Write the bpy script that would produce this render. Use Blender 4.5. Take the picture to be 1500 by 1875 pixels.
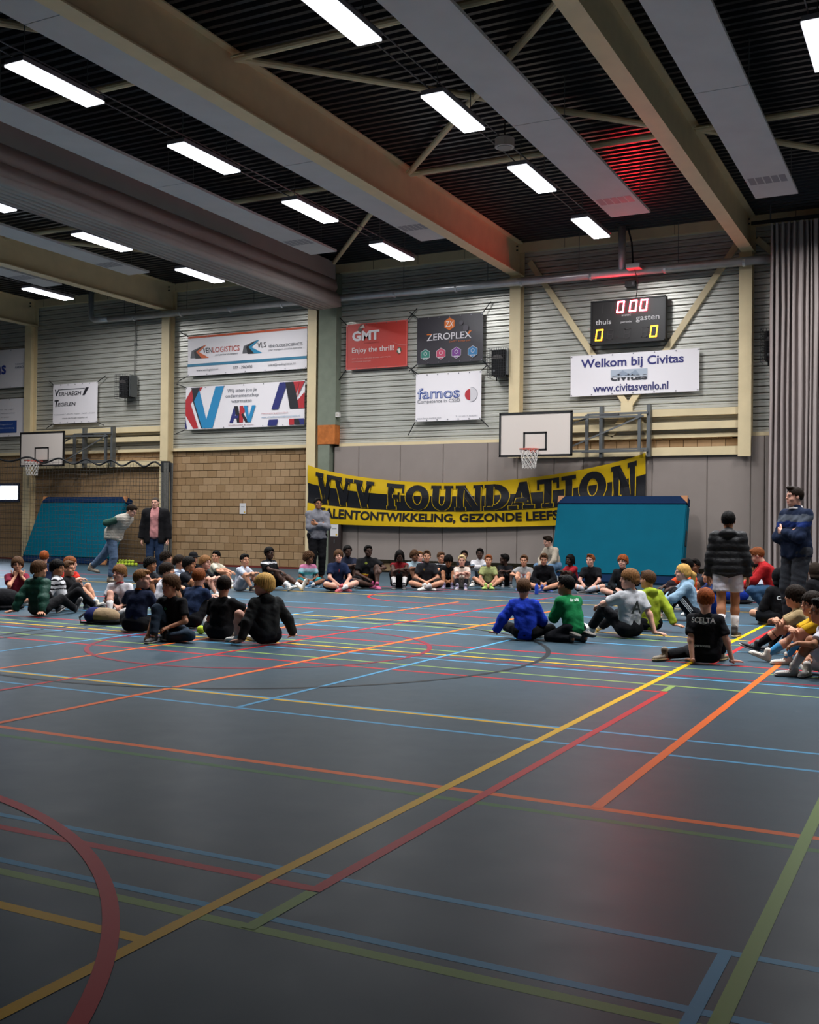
import bpy, bmesh, math, random
import numpy as np
from mathutils import Vector, Matrix

random.seed(7)
rng = np.random.default_rng(7)
scene = bpy.context.scene
for _o in list(bpy.data.objects):
    bpy.data.objects.remove(_o)
COL = scene.collection

# ------------------------------------------------------------------ camera, world, exposure
# X runs along the far wall, Y towards it, Z up; metres. The photographer crouches at 1.28 m.
cam_data = bpy.data.cameras.new('camera')
cam_data.sensor_fit = 'HORIZONTAL'
cam_data.sensor_width = 36.0
cam_data.lens = 36.0 * 1935.59 / 1500.0
cam_data.clip_end = 200
cam = bpy.data.objects.new('camera', cam_data)
COL.objects.link(cam)
_yaw, _pit, _rol = math.radians(27.118), math.radians(-0.6585), math.radians(0.6695)
def _ry(a): return np.array([[math.cos(a), 0, math.sin(a)], [0, 1, 0], [-math.sin(a), 0, math.cos(a)]])
def _rx(a): return np.array([[1, 0, 0], [0, math.cos(a), -math.sin(a)], [0, math.sin(a), math.cos(a)]])
def _rz(a): return np.array([[math.cos(a), -math.sin(a), 0], [math.sin(a), math.cos(a), 0], [0, 0, 1]])
_R = _rz(_rol) @ _rx(_pit) @ _ry(_yaw)
def _w(v): return Vector((v[0], v[2], -v[1]))
_right, _down, _fwd = _w(_R[0]), _w(_R[1]), _w(_R[2])
_m = Matrix.Identity(4)
for _i in range(3):
    _m[_i][0] = _right[_i]; _m[_i][1] = -_down[_i]; _m[_i][2] = -_fwd[_i]
_m[0][3], _m[1][3], _m[2][3] = 0.0, 0.0, 1.28
cam.matrix_world = _m
scene.camera = cam

world = bpy.data.worlds.new('world')
scene.world = world
world.use_nodes = True
world.node_tree.nodes['Background'].inputs['Color'].default_value = (0.6, 0.7, 0.85, 1)
world.node_tree.nodes['Background'].inputs['Strength'].default_value = 0.02
scene.view_settings.view_transform = 'Standard'
scene.view_settings.look = 'None'
scene.view_settings.gamma = 1.0
scene.view_settings.use_curve_mapping = False
scene.view_settings.exposure = 0.0
LAMP_W = 200.0        # watts of each ceiling fixture
LAMP_SPREAD = (1.7, 2.1, 2.6, 3.0)     # louvred fixtures: opening angle in radians, near to far row; narrowed nearby to darken the near floor

# ------------------------------------------------------------------ materials
def lin(c):
    if isinstance(c, str):
        c = tuple(int(c[i:i + 2], 16) / 255 for i in (0, 2, 4))
    return tuple((v / 12.92 if v <= 0.04045 else ((v + 0.055) / 1.055) ** 2.4) for v in c)
MATS = {}
def mat(name, color, rough=0.6, metal=0.0, noise=0.0, nscale=8.0, bump=0.0, bscale=40.0, spec=0.5, emit=None, estr=0.0, coat=0.0):
    """plain procedural surface: base colour with a little noise, optional bump; colour given as sRGB hex"""
    if name in MATS: return MATS[name]
    m = bpy.data.materials.new(name); m.use_nodes = True
    nt = m.node_tree; b = nt.nodes['Principled BSDF']
    c = lin(color)
    b.inputs['Roughness'].default_value = rough
    b.inputs['Metallic'].default_value = metal
    b.inputs['Specular IOR Level'].default_value = spec
    b.inputs['Coat Weight'].default_value = coat
    b.inputs['Base Color'].default_value = (*c, 1)
    if noise > 0 or bump > 0:
        tc = nt.nodes.new('ShaderNodeTexCoord')
        if noise > 0:
            n = nt.nodes.new('ShaderNodeTexNoise'); n.inputs['Scale'].default_value = nscale; n.inputs['Detail'].default_value = 4
            nt.links.new(tc.outputs['Object'], n.inputs['Vector'])
            r = nt.nodes.new('ShaderNodeValToRGB')
            r.color_ramp.elements[0].position = 0.3; r.color_ramp.elements[1].position = 0.7
            r.color_ramp.elements[0].color = (*[v * (1 - noise) for v in c], 1)
            r.color_ramp.elements[1].color = (*[min(1, v * (1 + noise)) for v in c], 1)
            nt.links.new(n.outputs['Fac'], r.inputs['Fac']); nt.links.new(r.outputs['Color'], b.inputs['Base Color'])
        if bump > 0:
            n2 = nt.nodes.new('ShaderNodeTexNoise'); n2.inputs['Scale'].default_value = bscale; n2.inputs['Detail'].default_value = 3
            nt.links.new(tc.outputs['Object'], n2.inputs['Vector'])
            bp = nt.nodes.new('ShaderNodeBump'); bp.inputs['Strength'].default_value = bump; bp.inputs['Distance'].default_value = 0.02
            nt.links.new(n2.outputs['Fac'], bp.inputs['Height']); nt.links.new(bp.outputs['Normal'], b.inputs['Normal'])
    if emit:
        b.inputs['Emission Color'].default_value = (*lin(emit), 1)
        b.inputs['Emission Strength'].default_value = estr
    MATS[name] = m
    return m

# ------------------------------------------------------------------ mesh helpers
class MB:
    """collects boxes, bars, tubes and polygons; build() links them as one mesh object"""
    def __init__(self): self.v = []; self.f = []; self.mi = []
    def add(self, verts, faces, mi=0):
        n = len(self.v); self.v += [tuple(p) for p in verts]
        self.f += [tuple(i + n for i in f) for f in faces]; self.mi += [mi] * len(faces)
        return self
    def box(self, x0, x1, y0, y1, z0, z1, mi=0):
        v = [(x, y, z) for x in (x0, x1) for y in (y0, y1) for z in (z0, z1)]
        return self.add(v, [(0, 1, 3, 2), (4, 6, 7, 5), (0, 4, 5, 1), (2, 3, 7, 6), (0, 2, 6, 4), (1, 5, 7, 3)], mi)
    def tube(self, pts, r, seg=8, mi=0, cap=True):
        pts = [Vector(p) for p in pts]; rings = []; rr = r if isinstance(r, (list, tuple)) else [r] * len(pts)
        up = None
        for i, p in enumerate(pts):
            d = (pts[min(i + 1, len(pts) - 1)] - pts[max(i - 1, 0)]).normalized()
            if up is None or abs(up.dot(d)) > 0.95: up = Vector((0, 0, 1)) if abs(d.z) < 0.9 else Vector((0, 1, 0))
            a = d.cross(up).normalized(); b = a.cross(d).normalized(); up = b
            rings.append([p + (a * math.cos(t) + b * math.sin(t)) * rr[i] for t in (2 * math.pi * k / seg for k in range(seg))])
        v = [q for ring in rings for q in ring]; f = []
        for i in range(len(pts) - 1):
            for k in range(seg):
                k2 = (k + 1) % seg
                f.append((i * seg + k, i * seg + k2, (i + 1) * seg + k2, (i + 1) * seg + k))
        if cap:
            f.append(tuple(range(seg))[::-1]); f.append(tuple((len(pts) - 1) * seg + k for k in range(seg)))
        return self.add(v, f, mi)
    def bar(self, a, b, w, h, mi=0):
        """rectangular bar from a to b, w sideways, h up"""
        a = Vector(a); b = Vector(b); d = (b - a).normalized()
        up = Vector((0, 0, 1)) if abs(d.z) < 0.95 else Vector((0, 1, 0))
        s = d.cross(up).normalized(); u = s.cross(d).normalized()
        v = [p + s * (w / 2 * i) + u * (h / 2 * j) for p in (a, b) for i, j in ((-1, -1), (1, -1), (1, 1), (-1, 1))]
        return self.add(v, [(0, 1, 2, 3), (7, 6, 5, 4), (0, 4, 5, 1), (1, 5, 6, 2), (2, 6, 7, 3), (3, 7, 4, 0)], mi)
    def prism(self, poly, axis, lo, hi, mi=0):
        """extrude a 2-D polygon: axis 'x' takes (y,z), 'y' takes (x,z), 'z' takes (x,y)"""
        def P(u, v, t): return {'x': (t, u, v), 'y': (u, t, v), 'z': (u, v, t)}[axis]
        n = len(poly); v = [P(*p, lo) for p in poly] + [P(*p, hi) for p in poly]
        f = [tuple(range(n)), tuple(range(2 * n - 1, n - 1, -1))] + [(i, i + n, (i + 1) % n + n, (i + 1) % n) for i in range(n)]
        return self.add(v, f, mi)
    def mesh(self, name, mats, smooth=False, fix=True):
        me = bpy.data.meshes.new(name); me.from_pydata(self.v, [], self.f)
        if fix:
            bm = bmesh.new(); bm.from_mesh(me); bmesh.ops.recalc_face_normals(bm, faces=bm.faces); bm.to_mesh(me); bm.free()
        for m in (mats if isinstance(mats, (list, tuple)) else [mats]): me.materials.append(m)
        if any(self.mi): me.polygons.foreach_set('material_index', self.mi)
        if smooth: me.polygons.foreach_set('use_smooth', [True] * len(me.polygons))
        return me
    def build(self, name, mats, parent=None, smooth=False, loc=None, fix=True):
        return link(name, self.mesh(name, mats, smooth, fix), parent, loc)
def link(name, me, parent=None, loc=None):
    o = bpy.data.objects.new(name, me); COL.objects.link(o)
    if parent is not None: o.parent = parent
    if loc is not None: o.location = loc
    return o
def tag(o, label=None, cat=None, group=None, kind=None):
    if label: o['label'] = label
    if cat: o['category'] = cat
    if group: o['group'] = group
    if kind: o['kind'] = kind
    return o
def empty(name, loc=(0, 0, 0), rz=0.0):
    o = bpy.data.objects.new(name, None); COL.objects.link(o); o.location = loc; o.rotation_euler = (0, 0, rz)
    o.empty_display_size = 0.2
    return o
_txt_cache = {}
def text_mesh(body, offset=0.0, shear=0.0, space=1.0):
    """flat lettering mesh, normalised so that its bounding box starts at 0,0 and is 1 high; returns verts (n,2), faces, width"""
    key = (body, offset, shear, space)
    if key in _txt_cache: return _txt_cache[key]
    cu = bpy.data.curves.new('lettering', 'FONT'); cu.body = body; cu.size = 1; cu.offset = offset; cu.shear = shear
    cu.space_character = space; cu.fill_mode = 'FRONT'; cu.resolution_u = 3
    ob = bpy.data.objects.new('lettering', cu); COL.objects.link(ob)
    bpy.context.view_layer.update()
    me = bpy.data.meshes.new_from_object(ob.evaluated_get(bpy.context.evaluated_depsgraph_get()))
    v = np.array([p.co[:2] for p in me.vertices]); f = [tuple(p.vertices) for p in me.polygons]
    bpy.data.objects.remove(ob); bpy.data.curves.remove(cu); bpy.data.meshes.remove(me)
    lo = v.min(0); hi = v.max(0); v = (v - lo) / (hi[1] - lo[1])
    _txt_cache[key] = (v, f, (hi[0] - lo[0]) / (hi[1] - lo[1]))
    return _txt_cache[key]
def islands(P, F):
    """split a face list into connected pieces"""
    par = list(range(len(P)))
    def find(i):
        while par[i] != i: par[i] = par[par[i]]; i = par[i]
        return i
    for f in F:
        for j in f[1:]: par[find(j)] = find(f[0])
    grp = {}
    for f in F: grp.setdefault(find(f[0]), []).append(f)
    out = []
    for fs in grp.values():
        ids = sorted({i for f in fs for i in f}); mp = {i: k for k, i in enumerate(ids)}
        out.append(([P[i] for i in ids], [tuple(mp[i] for i in f) for f in fs]))
    return out
def wall_text(body, x0, x1, z0, z1, y, m, parent, warp=None, name='lettering', **kw):
    """lettering on a plane that faces the hall (-Y), stretched to the box x0..x1, z0..z1"""
    v, f, w = text_mesh(body, **kw)
    P = []
    for a, b in v:
        x = x0 + (x1 - x0) * a / w; z = z0 + (z1 - z0) * b
        if warp: x, z = warp(x, z)
        P.append((x, y, z))
    if z1 - z0 < 0.055: return MB().add(P, f).build(name, m, parent, fix=False)
    for vs, fs in islands(P, f): MB().add(vs, fs).build('letter', m, parent, fix=False)   # large print: one object per letter

M_CREAM = mat('cream_steel_paint', 'd9c69e', 0.5, noise=0.05, spec=.3, nscale=3)
M_BLACK = mat('black_plastic', '141416', 0.5)
M_CORD = mat('black_elastic_cord', '17181a', 0.8)
M_STEEL = mat('grey_steel', '6c6f70', 0.45, 0.5)
M_WHITE = mat('white_paint', 'dcd6d0', 0.5)
# ------------------------------------------------------------------ floor with court lines
def floor_material():
    m = bpy.data.materials.new('blue_grey_sports_floor'); m.use_nodes = True
    nt = m.node_tree; b = nt.nodes['Principled BSDF']
    tc = nt.nodes.new('ShaderNodeTexCoord')
    n = nt.nodes.new('ShaderNodeTexNoise'); n.inputs['Scale'].default_value = 0.8; n.inputs['Detail'].default_value = 6
    nt.links.new(tc.outputs['Object'], n.inputs['Vector'])
    r = nt.nodes.new('ShaderNodeValToRGB')
    r.color_ramp.elements[0].position = 0.3; r.color_ramp.elements[1].position = 0.7
    r.color_ramp.elements[0].color = (*lin('36464f'), 1); r.color_ramp.elements[1].color = (*lin('3c4d58'), 1)
    nt.links.new(n.outputs['Fac'], r.inputs['Fac']); nt.links.new(r.outputs['Color'], b.inputs['Base Color'])
    n2 = nt.nodes.new('ShaderNodeTexNoise'); n2.inputs['Scale'].default_value = 5; n2.inputs['Detail'].default_value = 8
    nt.links.new(tc.outputs['Object'], n2.inputs['Vector'])
    mr = nt.nodes.new('ShaderNodeMapRange'); mr.inputs['To Min'].default_value = 0.32; mr.inputs['To Max'].default_value = 0.42
    nt.links.new(n2.outputs['Fac'], mr.inputs['Value']); nt.links.new(mr.outputs['Result'], b.inputs['Roughness'])
    b.inputs['Specular IOR Level'].default_value = 0.05
    return m
X0, X1, Y0, YW = -31.0, 9.0, -9.0, 24.6
M_FLOOR = floor_material()
floor = MB().box(X0, X1, Y0, YW + 0.2, -0.1, 0.0).build('floor', M_FLOOR)
tag(floor, 'blue grey sports hall floor with coloured court lines', kind='structure')
LINE = {k: mat('line_' + k, c, 0.4, spec=.05) for k, c in dict(yellow='d6a812', red='b5262a', orange='dd6420', blue='4c93bb', green='7f9a52',
        dkgreen='3f6b3a', black='1f2326', crimson='7e2434').items()}
_layer = [0]
def line(color, p, q, w=0.05):
    _layer[0] += 1
    z = 0.0003 + 0.00004 * _layer[0]
    a = Vector((*p, 0)); b = Vector((*q, 0)); d = (b - a).normalized(); s = Vector((-d.y, d.x, 0)) * (w / 2)
    mb = MB().add([(v.x, v.y, z) for v in (a - s, b - s, b + s, a + s)], [(0, 1, 2, 3)])
    return mb.build('court_line', LINE[color], floor, fix=False)
def arc(color, c, r, a0, a1, w=0.05, n=72):
    _layer[0] += 1
    z = 0.0003 + 0.00004 * _layer[0]; v = []; f = []
    for i in range(n + 1):
        t = math.radians(a0 + (a1 - a0) * i / n)
        for rr in (r - w / 2, r + w / 2): v.append((c[0] + rr * math.cos(t), c[1] + rr * math.sin(t), z))
    for i in range(n): f.append((2 * i, 2 * i + 1, 2 * i + 3, 2 * i + 2))
    return MB().add(v, f).build('court_line', LINE[color], floor, fix=False)
XL = -27.0
for col, y, xa, xb, w in [('dkgreen', 4.50, -14, 8, .05), ('orange', 4.68, -16, 8, .055), ('green', 2.765, -8, 8, .05), ('yellow', 2.525, -8, -2.19, .05),
        ('red', 3.16, -10, -1.965, .05), ('blue', 3.292, -16, 8, .04), ('blue', 2.857, -16, 8, .04), ('yellow', 6.395, XL, -2.18, .05), ('blue', 6.43, XL, 8, .04), ('blue', 5.97, XL, 8, .04),
        ('red', 8.22, XL, -1.965, .05), ('green', 8.58, XL, 8, .045), ('blue', 9.06, XL, 8, .04), ('crimson', 9.22, XL, 8, .05), ('yellow', 9.42, XL, -2.2, .05), ('green', 9.72, XL, 8, .045),
        ('red', 10.13, XL, 2, .05), ('blue', 11.3, XL, 4, .04), ('green', 11.9, XL, 4, .045), ('yellow', 12.44, XL, 3, .05), ('red', 13.5, XL, -5.4, .05), ('blue', 14.4, XL, 3, .04),
        ('yellow', 16.68, XL, 3, .05), ('blue', 17.6, XL, 3, .04), ('red', 18.9, XL, 3, .05)]:
    line(col, (xa, y), (xb, y), w)
for col, x, ya, yb, w in [('yellow', -2.18, -2, 20, .05), ('red', -1.965, 3.14, 8.24, .05), ('red', -1.99, 10.1, 19, .05), ('green', -1.965, 2.75, 3.13, .05), ('green', -1.985, 8.26, 8.6, .05),
        ('orange', -1.43, 4.68, 16, .055), ('green', -0.527, -1, 9, .05), ('blue', -0.597, -1, 3.29, .04), ('orange', -5.32, 4.68, 16, .055), ('orange', -7.26, 4.68, 16, .05),
        ('red', -6.33, 3.2, 18, .05), ('blue', -4.38, 5.97, 13, .04), ('blue', -8.2, 5.97, 13, .04), ('black', -9.1, 7.6, 11, .05)]:
    line(col, (x, ya), (x, yb), w)
arc('crimson', (-6.38, 9.12), 1.75, 0, 360, .05)
arc('black', (-6.45, 9.2), 3.0, 0, 360, .05)
arc('red', (-4.62, 0.52), 3.05, -20, 110, .055)
arc('red', (-7.7, 17.0), 1.6, 120, 300, .05, 40)

# ------------------------------------------------------------------ shell: side walls, ceiling deck
M_SIDE = mat('plain_side_wall', '8a7d6c', 0.8, noise=0.05)
tag(MB().box(X0 - 0.2, X0, Y0, YW + 0.2, 0, 8.5).build('wall_left', M_SIDE), 'plain side wall at the far left of the hall', kind='structure')
tag(MB().box(X1, X1 + 0.2, Y0, YW + 0.2, 0, 8.5).build('wall_right', M_SIDE), 'plain side wall to the right of the hall', kind='structure')
tag(MB().box(X0, X1, Y0 - 0.2, Y0, 0, 8.5).build('wall_front', M_SIDE), 'plain wall behind the photographer', kind='structure')
M_DECK = mat('black_profiled_steel_deck', '2b2c30', 0.35, 0.3, noise=0.1, nscale=2)
mb = MB(); prof = []; y = Y0
while y < YW + 0.15:
    prof += [(y, 8.28), (y + 0.07, 8.28), (y + 0.097, 8.36), (y + 0.178, 8.36)]; y += 0.205
prof.append((y, 8.28))
v = [(x, a, b) for x in (X0, X1) for a, b in prof]; n = len(prof)
mb.add(v, [(i, i + 1, i + 1 + n, i + n) for i in range(n - 1)])
tag(mb.build('ceiling', M_DECK, fix=False), 'black corrugated steel roof deck over the hall', kind='structure')

# ------------------------------------------------------------------ far wall: blocks below, metal planks above
M_MORTAR = mat('mortar', '5c4b39', 0.9, spec=.1)
wall_back = MB().box(X0, X1, YW + 0.045, YW + 0.25, 0, 8.45).build('wall_back', M_MORTAR)
tag(wall_back, 'far hall wall of beige blocks below and ribbed metal above', kind='structure')
M_BRICKS = [mat('beige_block_%d' % i, c, 0.9, noise=0.06, nscale=12, spec=.15) for i, c in enumerate(['9a7d5c', '9f8362', '957857', 'a48766'])]
CW, CH = 0.316, 0.2092
def brick_mesh(w, h, m):
    mb = MB(); d = 0.008
    a, b = w / 2, h / 2
    v = [(-a, .05, -b), (a, .05, -b), (a, .05, b), (-a, .05, b), (-a, 0.004, -b), (a, 0.004, -b), (a, 0.004, b), (-a, 0.004, b),
         (-a + d, 0, -b + d), (a - d, 0, -b + d), (a - d, 0, b - d), (-a + d, 0, b - d)]
    f = [(0, 1, 5, 4), (1, 2, 6, 5), (2, 3, 7, 6), (3, 0, 4, 7), (4, 5, 9, 8), (5, 6, 10, 9), (6, 7, 11, 10), (7, 4, 8, 11), (8, 9, 10, 11)]
    return mb.add(v, f).mesh('brick', m)
BM = [brick_mesh(CW - 0.012, CH - 0.012, m) for m in M_BRICKS]
BH = [brick_mesh(CW - 0.012, 0.08, m) for m in M_BRICKS]
far_bricks = MB(); nb = 0
ROWS = 16
for r in range(ROWS):
    z = 0.045 + CH * (r + 0.5); off = 0 if r % 2 else CW / 2
    k = 0; x = -15.72 - off
    while x > X0 + 0.3:
        if x > -20.3 and nb < 255:
            link('brick', BM[rng.integers(4)], wall_back, (x, YW, z)); nb += 1
        else:
            far_bricks.box(x - CW / 2 + 0.006, x + CW / 2 - 0.006, YW, YW + 0.05, z - CH / 2 + 0.006, z + CH / 2 - 0.006)
        x -= CW
tag(far_bricks.build('brickwork', M_BRICKS[0], wall_back), 'rows of beige blocks behind the net', kind='stuff')
for r in range(2):                       # strip of blocks above the padded wall, right-hand bay
    z = 3.21 if r == 0 else 3.355
    x = -9.3 + (0 if r else CW / 2)
    while x < -4.3:
        link('brick', (BM if r == 0 else BH)[rng.integers(4)], wall_back, (x, YW, z)); x += CW
low = MB()
x = -14.6
while x < -3.4:                          # block course showing below the pads
    low.box(x, x + CW - 0.012, YW, YW + 0.05, 0.05, 0.245); low.box(x - .15, x + CW - 0.162, YW, YW + 0.05, 0.257, 0.45); x += CW
tag(low.build('brickwork', M_BRICKS[1], wall_back), 'beige blocks below the grey pads', kind='stuff')
def plank_material():
    m = mat('galvanised_wall_planks', 'c2c1b8', 0.38, 0.35, noise=0.10, nscale=1.3, bump=0.15, bscale=3)
    return m
M_PLANK = plank_material()
BAYS = [(X0, -26.17), (-26.17, -20.6), (-20.6, -15.5), (-15.3, -9.6), (-9.6, -4.1), (-4.1, X1)]
PH = 0.1515
for (xa, xb) in BAYS:
    mb = MB()
    poly = [(0.05, 0.004), (0.02, 0.006), (0.0, 0.022), (0.0, 0.07), (0.012, 0.078), (0.012, 0.090), (0.0, 0.1), (0.0, PH - 0.016), (0.02, PH - 0.008), (0.05, PH - 0.006)]
    mb.prism(poly, 'x', xa, xb)
    me = mb.mesh('wall_plank', M_PLANK)
    for i in range(31):
        link('wall_plank', me, wall_back, (0, YW, 3.40 + i * PH))
tag(MB().box(X0, -15.35, YW - 0.03, YW + 0.03, 0.0, 0.045).build('baseboard_back', mat('dark_red_skirting', '6d2a22', 0.5)), 'thin dark red skirting under the block wall', kind='structure')
t = MB()
for xa, xb in ((X0, -20.75), (-20.45, -15.65), (-14.7, -9.7), (-9.45, -4.25), (-3.95, X1)):
    t.box(xa, xb, YW - 0.10, YW + 0.02, 3.345, 3.43)
tag(t.build('trim_1', M_CREAM), 'cream ledge between the lower wall and the metal planks', kind='structure')
tag(MB().box(X0, X1, YW - 0.12, YW + 0.02, 8.05, 8.30).build('trim_2', M_CREAM), 'cream edge beam under the roof along the far wall', kind='structure')
seam = MB()
for i in range(30): seam.box(X0 + 1.33 * i, X0 + 1.33 * i + 0.01, YW - 0.123, YW - 0.119, 8.05, 8.28)
seam.build('joint', mat('dark_joint', '5d5340', 0.8), bpy.data.objects['trim_2'])  # thin dark strips marking the joints of the edge beam
def rail(xa, xb, z0, z1, label):
    tag(MB().box(xa, xb, YW - 0.2, YW - 0.04, z0, z1).build('wall_rail', M_CREAM), label, 'rail', 'cream wall rails')
rail(-25.95, -20.8, 3.94, 4.10, 'upper cream steel rail above the left backboard frame')
rail(-25.95, -20.8, 3.66, 3.80, 'lower cream steel rail behind the left backboard frame')
rail(-25.95, -20.8, 2.90, 3.08, 'cream steel rail on the block wall behind the net')
rail(-9.45, -4.25, 3.84, 4.0, 'upper cream steel rail above the right backboard frame')
rail(-9.45, -4.25, 3.53, 3.70, 'lower cream steel rail behind the right backboard frame')
rail(-9.45, -4.1, 2.93, 3.12, 'cream steel rail on top of the grey pads')

# ------------------------------------------------------------------ columns and roof beams
def i_column(x, z0, z1, label):
    root = empty('steel_column', (x, YW - 0.14, 0))
    m = MB().box(-.14, .14, -.135, -.115, z0, z1); m.build('flange', M_CREAM, root)
    MB().box(-.14, .14, .105, .13, z0, z1).build('flange', M_CREAM, root)
    MB().box(-.012, .012, -.115, .105, z0, z1).build('web', M_CREAM, root)
    return tag(root, label, 'column', 'cream steel columns')
i_column(-26.17, 0, 7.45, 'leftmost cream steel column, behind the left backboard')
i_column(-20.6, 0, 7.45, 'cream steel column left of the road logo banner')
i_column(-15.5, 0, 8.05, 'cream steel column beside the green pillar')
i_column(-9.6, 2.95, 7.45, 'cream steel column right of the black banner')
i_column(-4.1, 2.88, 7.45, 'cream steel column beside the hanging grey curtain')
def beam(x, label):
    root = empty('roof_beam', (x, 0, 0)); ya, yb = Y0 + 0.05, YW - 0.05
    MB().box(-.14, .14, ya, yb, 7.45, 7.475).build('bottom_flange', M_CREAM, root)
    MB().box(-.011, .011, ya, yb, 7.475, 8.25).build('web', M_CREAM, root)
    MB().box(-.14, .14, ya, yb, 8.25, 8.275).build('top_flange', M_CREAM, root)
    e = MB().box(-.14, .14, YW - .07, YW - .045, 7.475, 8.25); e.build('end_plate', M_CREAM, root)
    for z in (8.06, 8.16):
        MB().tube([(.014, YW - .30, z), (.05, YW - .30, z)], .02, 6).build('bolt', mat('dark_bolt', '2a2520', .6), root)
    return tag(root, label, 'beam', 'cream roof beams')
beam(-26.1, 'leftmost cream roof beam')
beam(-20.5, 'cream roof beam left of the folded divider curtain')
beam(-9.58, 'big cream roof beam running up to the middle column')
beam(-4.06, 'cream roof beam running up to the right column')
beam(1.4, 'cream roof beam beyond the right edge')
def strut(a, b, label, r=0.055):
    o = MB().tube([a, b], r, 10).build('roof_brace', M_CREAM, smooth=False)
    for p, q in ((a, b), (b, a)):
        d = (Vector(q) - Vector(p)).normalized()
        MB().bar(Vector(p) - d * 0.02, Vector(p) + d * 0.22, .16, .014).build('gusset', M_CREAM, o)
    return tag(o, label, 'brace', 'cream roof braces')
ZB = 8.12
bx = {-20.5: -15.45, -14.7: -9.72, -9.44: -4.2, -3.92: 1.26, -25.96: -20.64}
names = {-20.5: 'left of the divider curtain', -14.7: 'between divider curtain and big beam', -9.44: 'between the big beam and the right beam', -3.92: 'right of the right beam', -25.96: 'over the far left bay'}
for xa, xb in bx.items():
    for k, yy in enumerate((6.9, 12.6, 18.3)):
        strut((xa, yy, ZB), (xb, yy, ZB), 'straight cream roof strut %s, %s' % (names[xa], ('nearest', 'middle', 'farthest')[k]))
for xa, ya, xb, yb, lab in [(-9.44, 12.65, -4.2, 18.25, 'diagonal brace from the big beam to the right beam, rising rightwards'), (-9.44, 18.25, -4.2, 12.65, 'diagonal brace crossing between the big beam and right beam'),
        (-14.7, 24.0, -9.72, 18.35, 'diagonal brace by the end of the divider curtain'), (-3.92, 18.35, 1.26, 23.9, 'diagonal brace right of the right roof beam'),
        (-14.7, 6.95, -9.72, 12.55, 'near diagonal brace behind the grey ceiling panels'), (-20.36, 18.25, -15.45, 23.9, 'diagonal brace left of the divider curtain')]:
    strut((xa, ya, ZB + .02), (xb, yb, ZB + .02), lab)
# bracing flat against the far wall, right bay
def wall_brace(a, b, label):
    tag(MB().bar((a[0], YW - .06, a[1]), (b[0], YW - .06, b[1]), .08, .14).build('wall_brace', M_CREAM), label, 'brace', 'cream wall braces')
wall_brace((-9.3, 7.8), (-6.82, 4.15), 'diagonal wall brace falling from the middle column to the rails')
wall_brace((-4.3, 7.72), (-6.76, 4.15), 'diagonal wall brace falling from the right column to the rails')
wall_brace((-6.9, 3.86), (-7.22, 3.43), 'short cream brace leg left below the rails')
wall_brace((-6.6, 3.86), (-6.26, 3.43), 'short cream brace leg right below the rails')
wall_brace((-3.9, 7.75), (-2.4, 6.3), 'diagonal wall brace disappearing behind the grey curtain')
o = MB().box(-6.93, -6.65, YW - .215, YW - .2, 3.96, 4.2).build('gusset_plate', M_CREAM)
tag(o, 'cream gusset plate where the wall braces meet', 'plate')

# ------------------------------------------------------------------ ceiling radiant panels
M_PANEL = mat('grey_ceiling_panel', 'c6c4c4', 0.7, noise=0.04, spec=.2, nscale=2)
M_PANELSIDE = mat('panel_edge', '55565a', 0.6)
def panel(xa, xb, yend, z, label):
    root = empty('radiant_panel', ((xa + xb) / 2, yend, z)); w = xb - xa
    yy = 0.0
    for L in (5.4, 5.8, 6.2, 6.2, 6.2):
        if yend + yy < Y0 + 1: break
        mb = MB().box(-w / 2, w / 2, yy - L + 0.012, yy, 0, 0.05)
        mb.add([(-w / 2 + .02, yy - L + .02, -.001), (w / 2 - .02, yy - L + .02, -.001), (w / 2 - .02, yy - .01, -.001), (-w / 2 + .02, yy - .01, -.001)], [(0, 1, 2, 3)], 0)
        mb.build('panel', M_PANEL, root); yy -= L
    for k in range(6):
        for s in (-1, 1):
            y_ = -0.6 - k * 4.5
            if yend + y_ < Y0: continue
            MB().tube([(s * (w / 2 - .05), y_, .05), (s * (w / 2 - .05), y_, 8.28 - z)], .006, 5).build('hanger', M_STEEL, root)
    g = MB()
    for k in range(5): g.box(-w / 2 + .05 + k * (w - .1) / 5, -w / 2 + .05 + (k + .85) * (w - .1) / 5, -1.25, -.85, -.002, 0)
    g.build('vent_grid', mat('panel_vent', '84838a', 0.6), root)
    return tag(root, label, 'ceiling panel', 'grey ceiling panels')
panel(-10.4, -9.72, 20.72, 7.5, 'grey ceiling panel along the left of the big beam')
panel(-13.25, -12.55, 20.7, 7.5, 'grey ceiling panel beside the folded divider curtain')
panel(-6.11, -5.32, 20.7, 7.5, 'grey ceiling panel glowing red above the scoreboard')
panel(-3.31, -2.55, 20.66, 7.5, 'grey ceiling panel right of the right roof beam')
panel(-18.57, -17.9, 20.5, 7.5, 'grey ceiling panel left of the folded divider curtain')
panel(-21.6, -20.95, 20.6, 7.5, 'grey ceiling panel at the far left by the edge')

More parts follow.
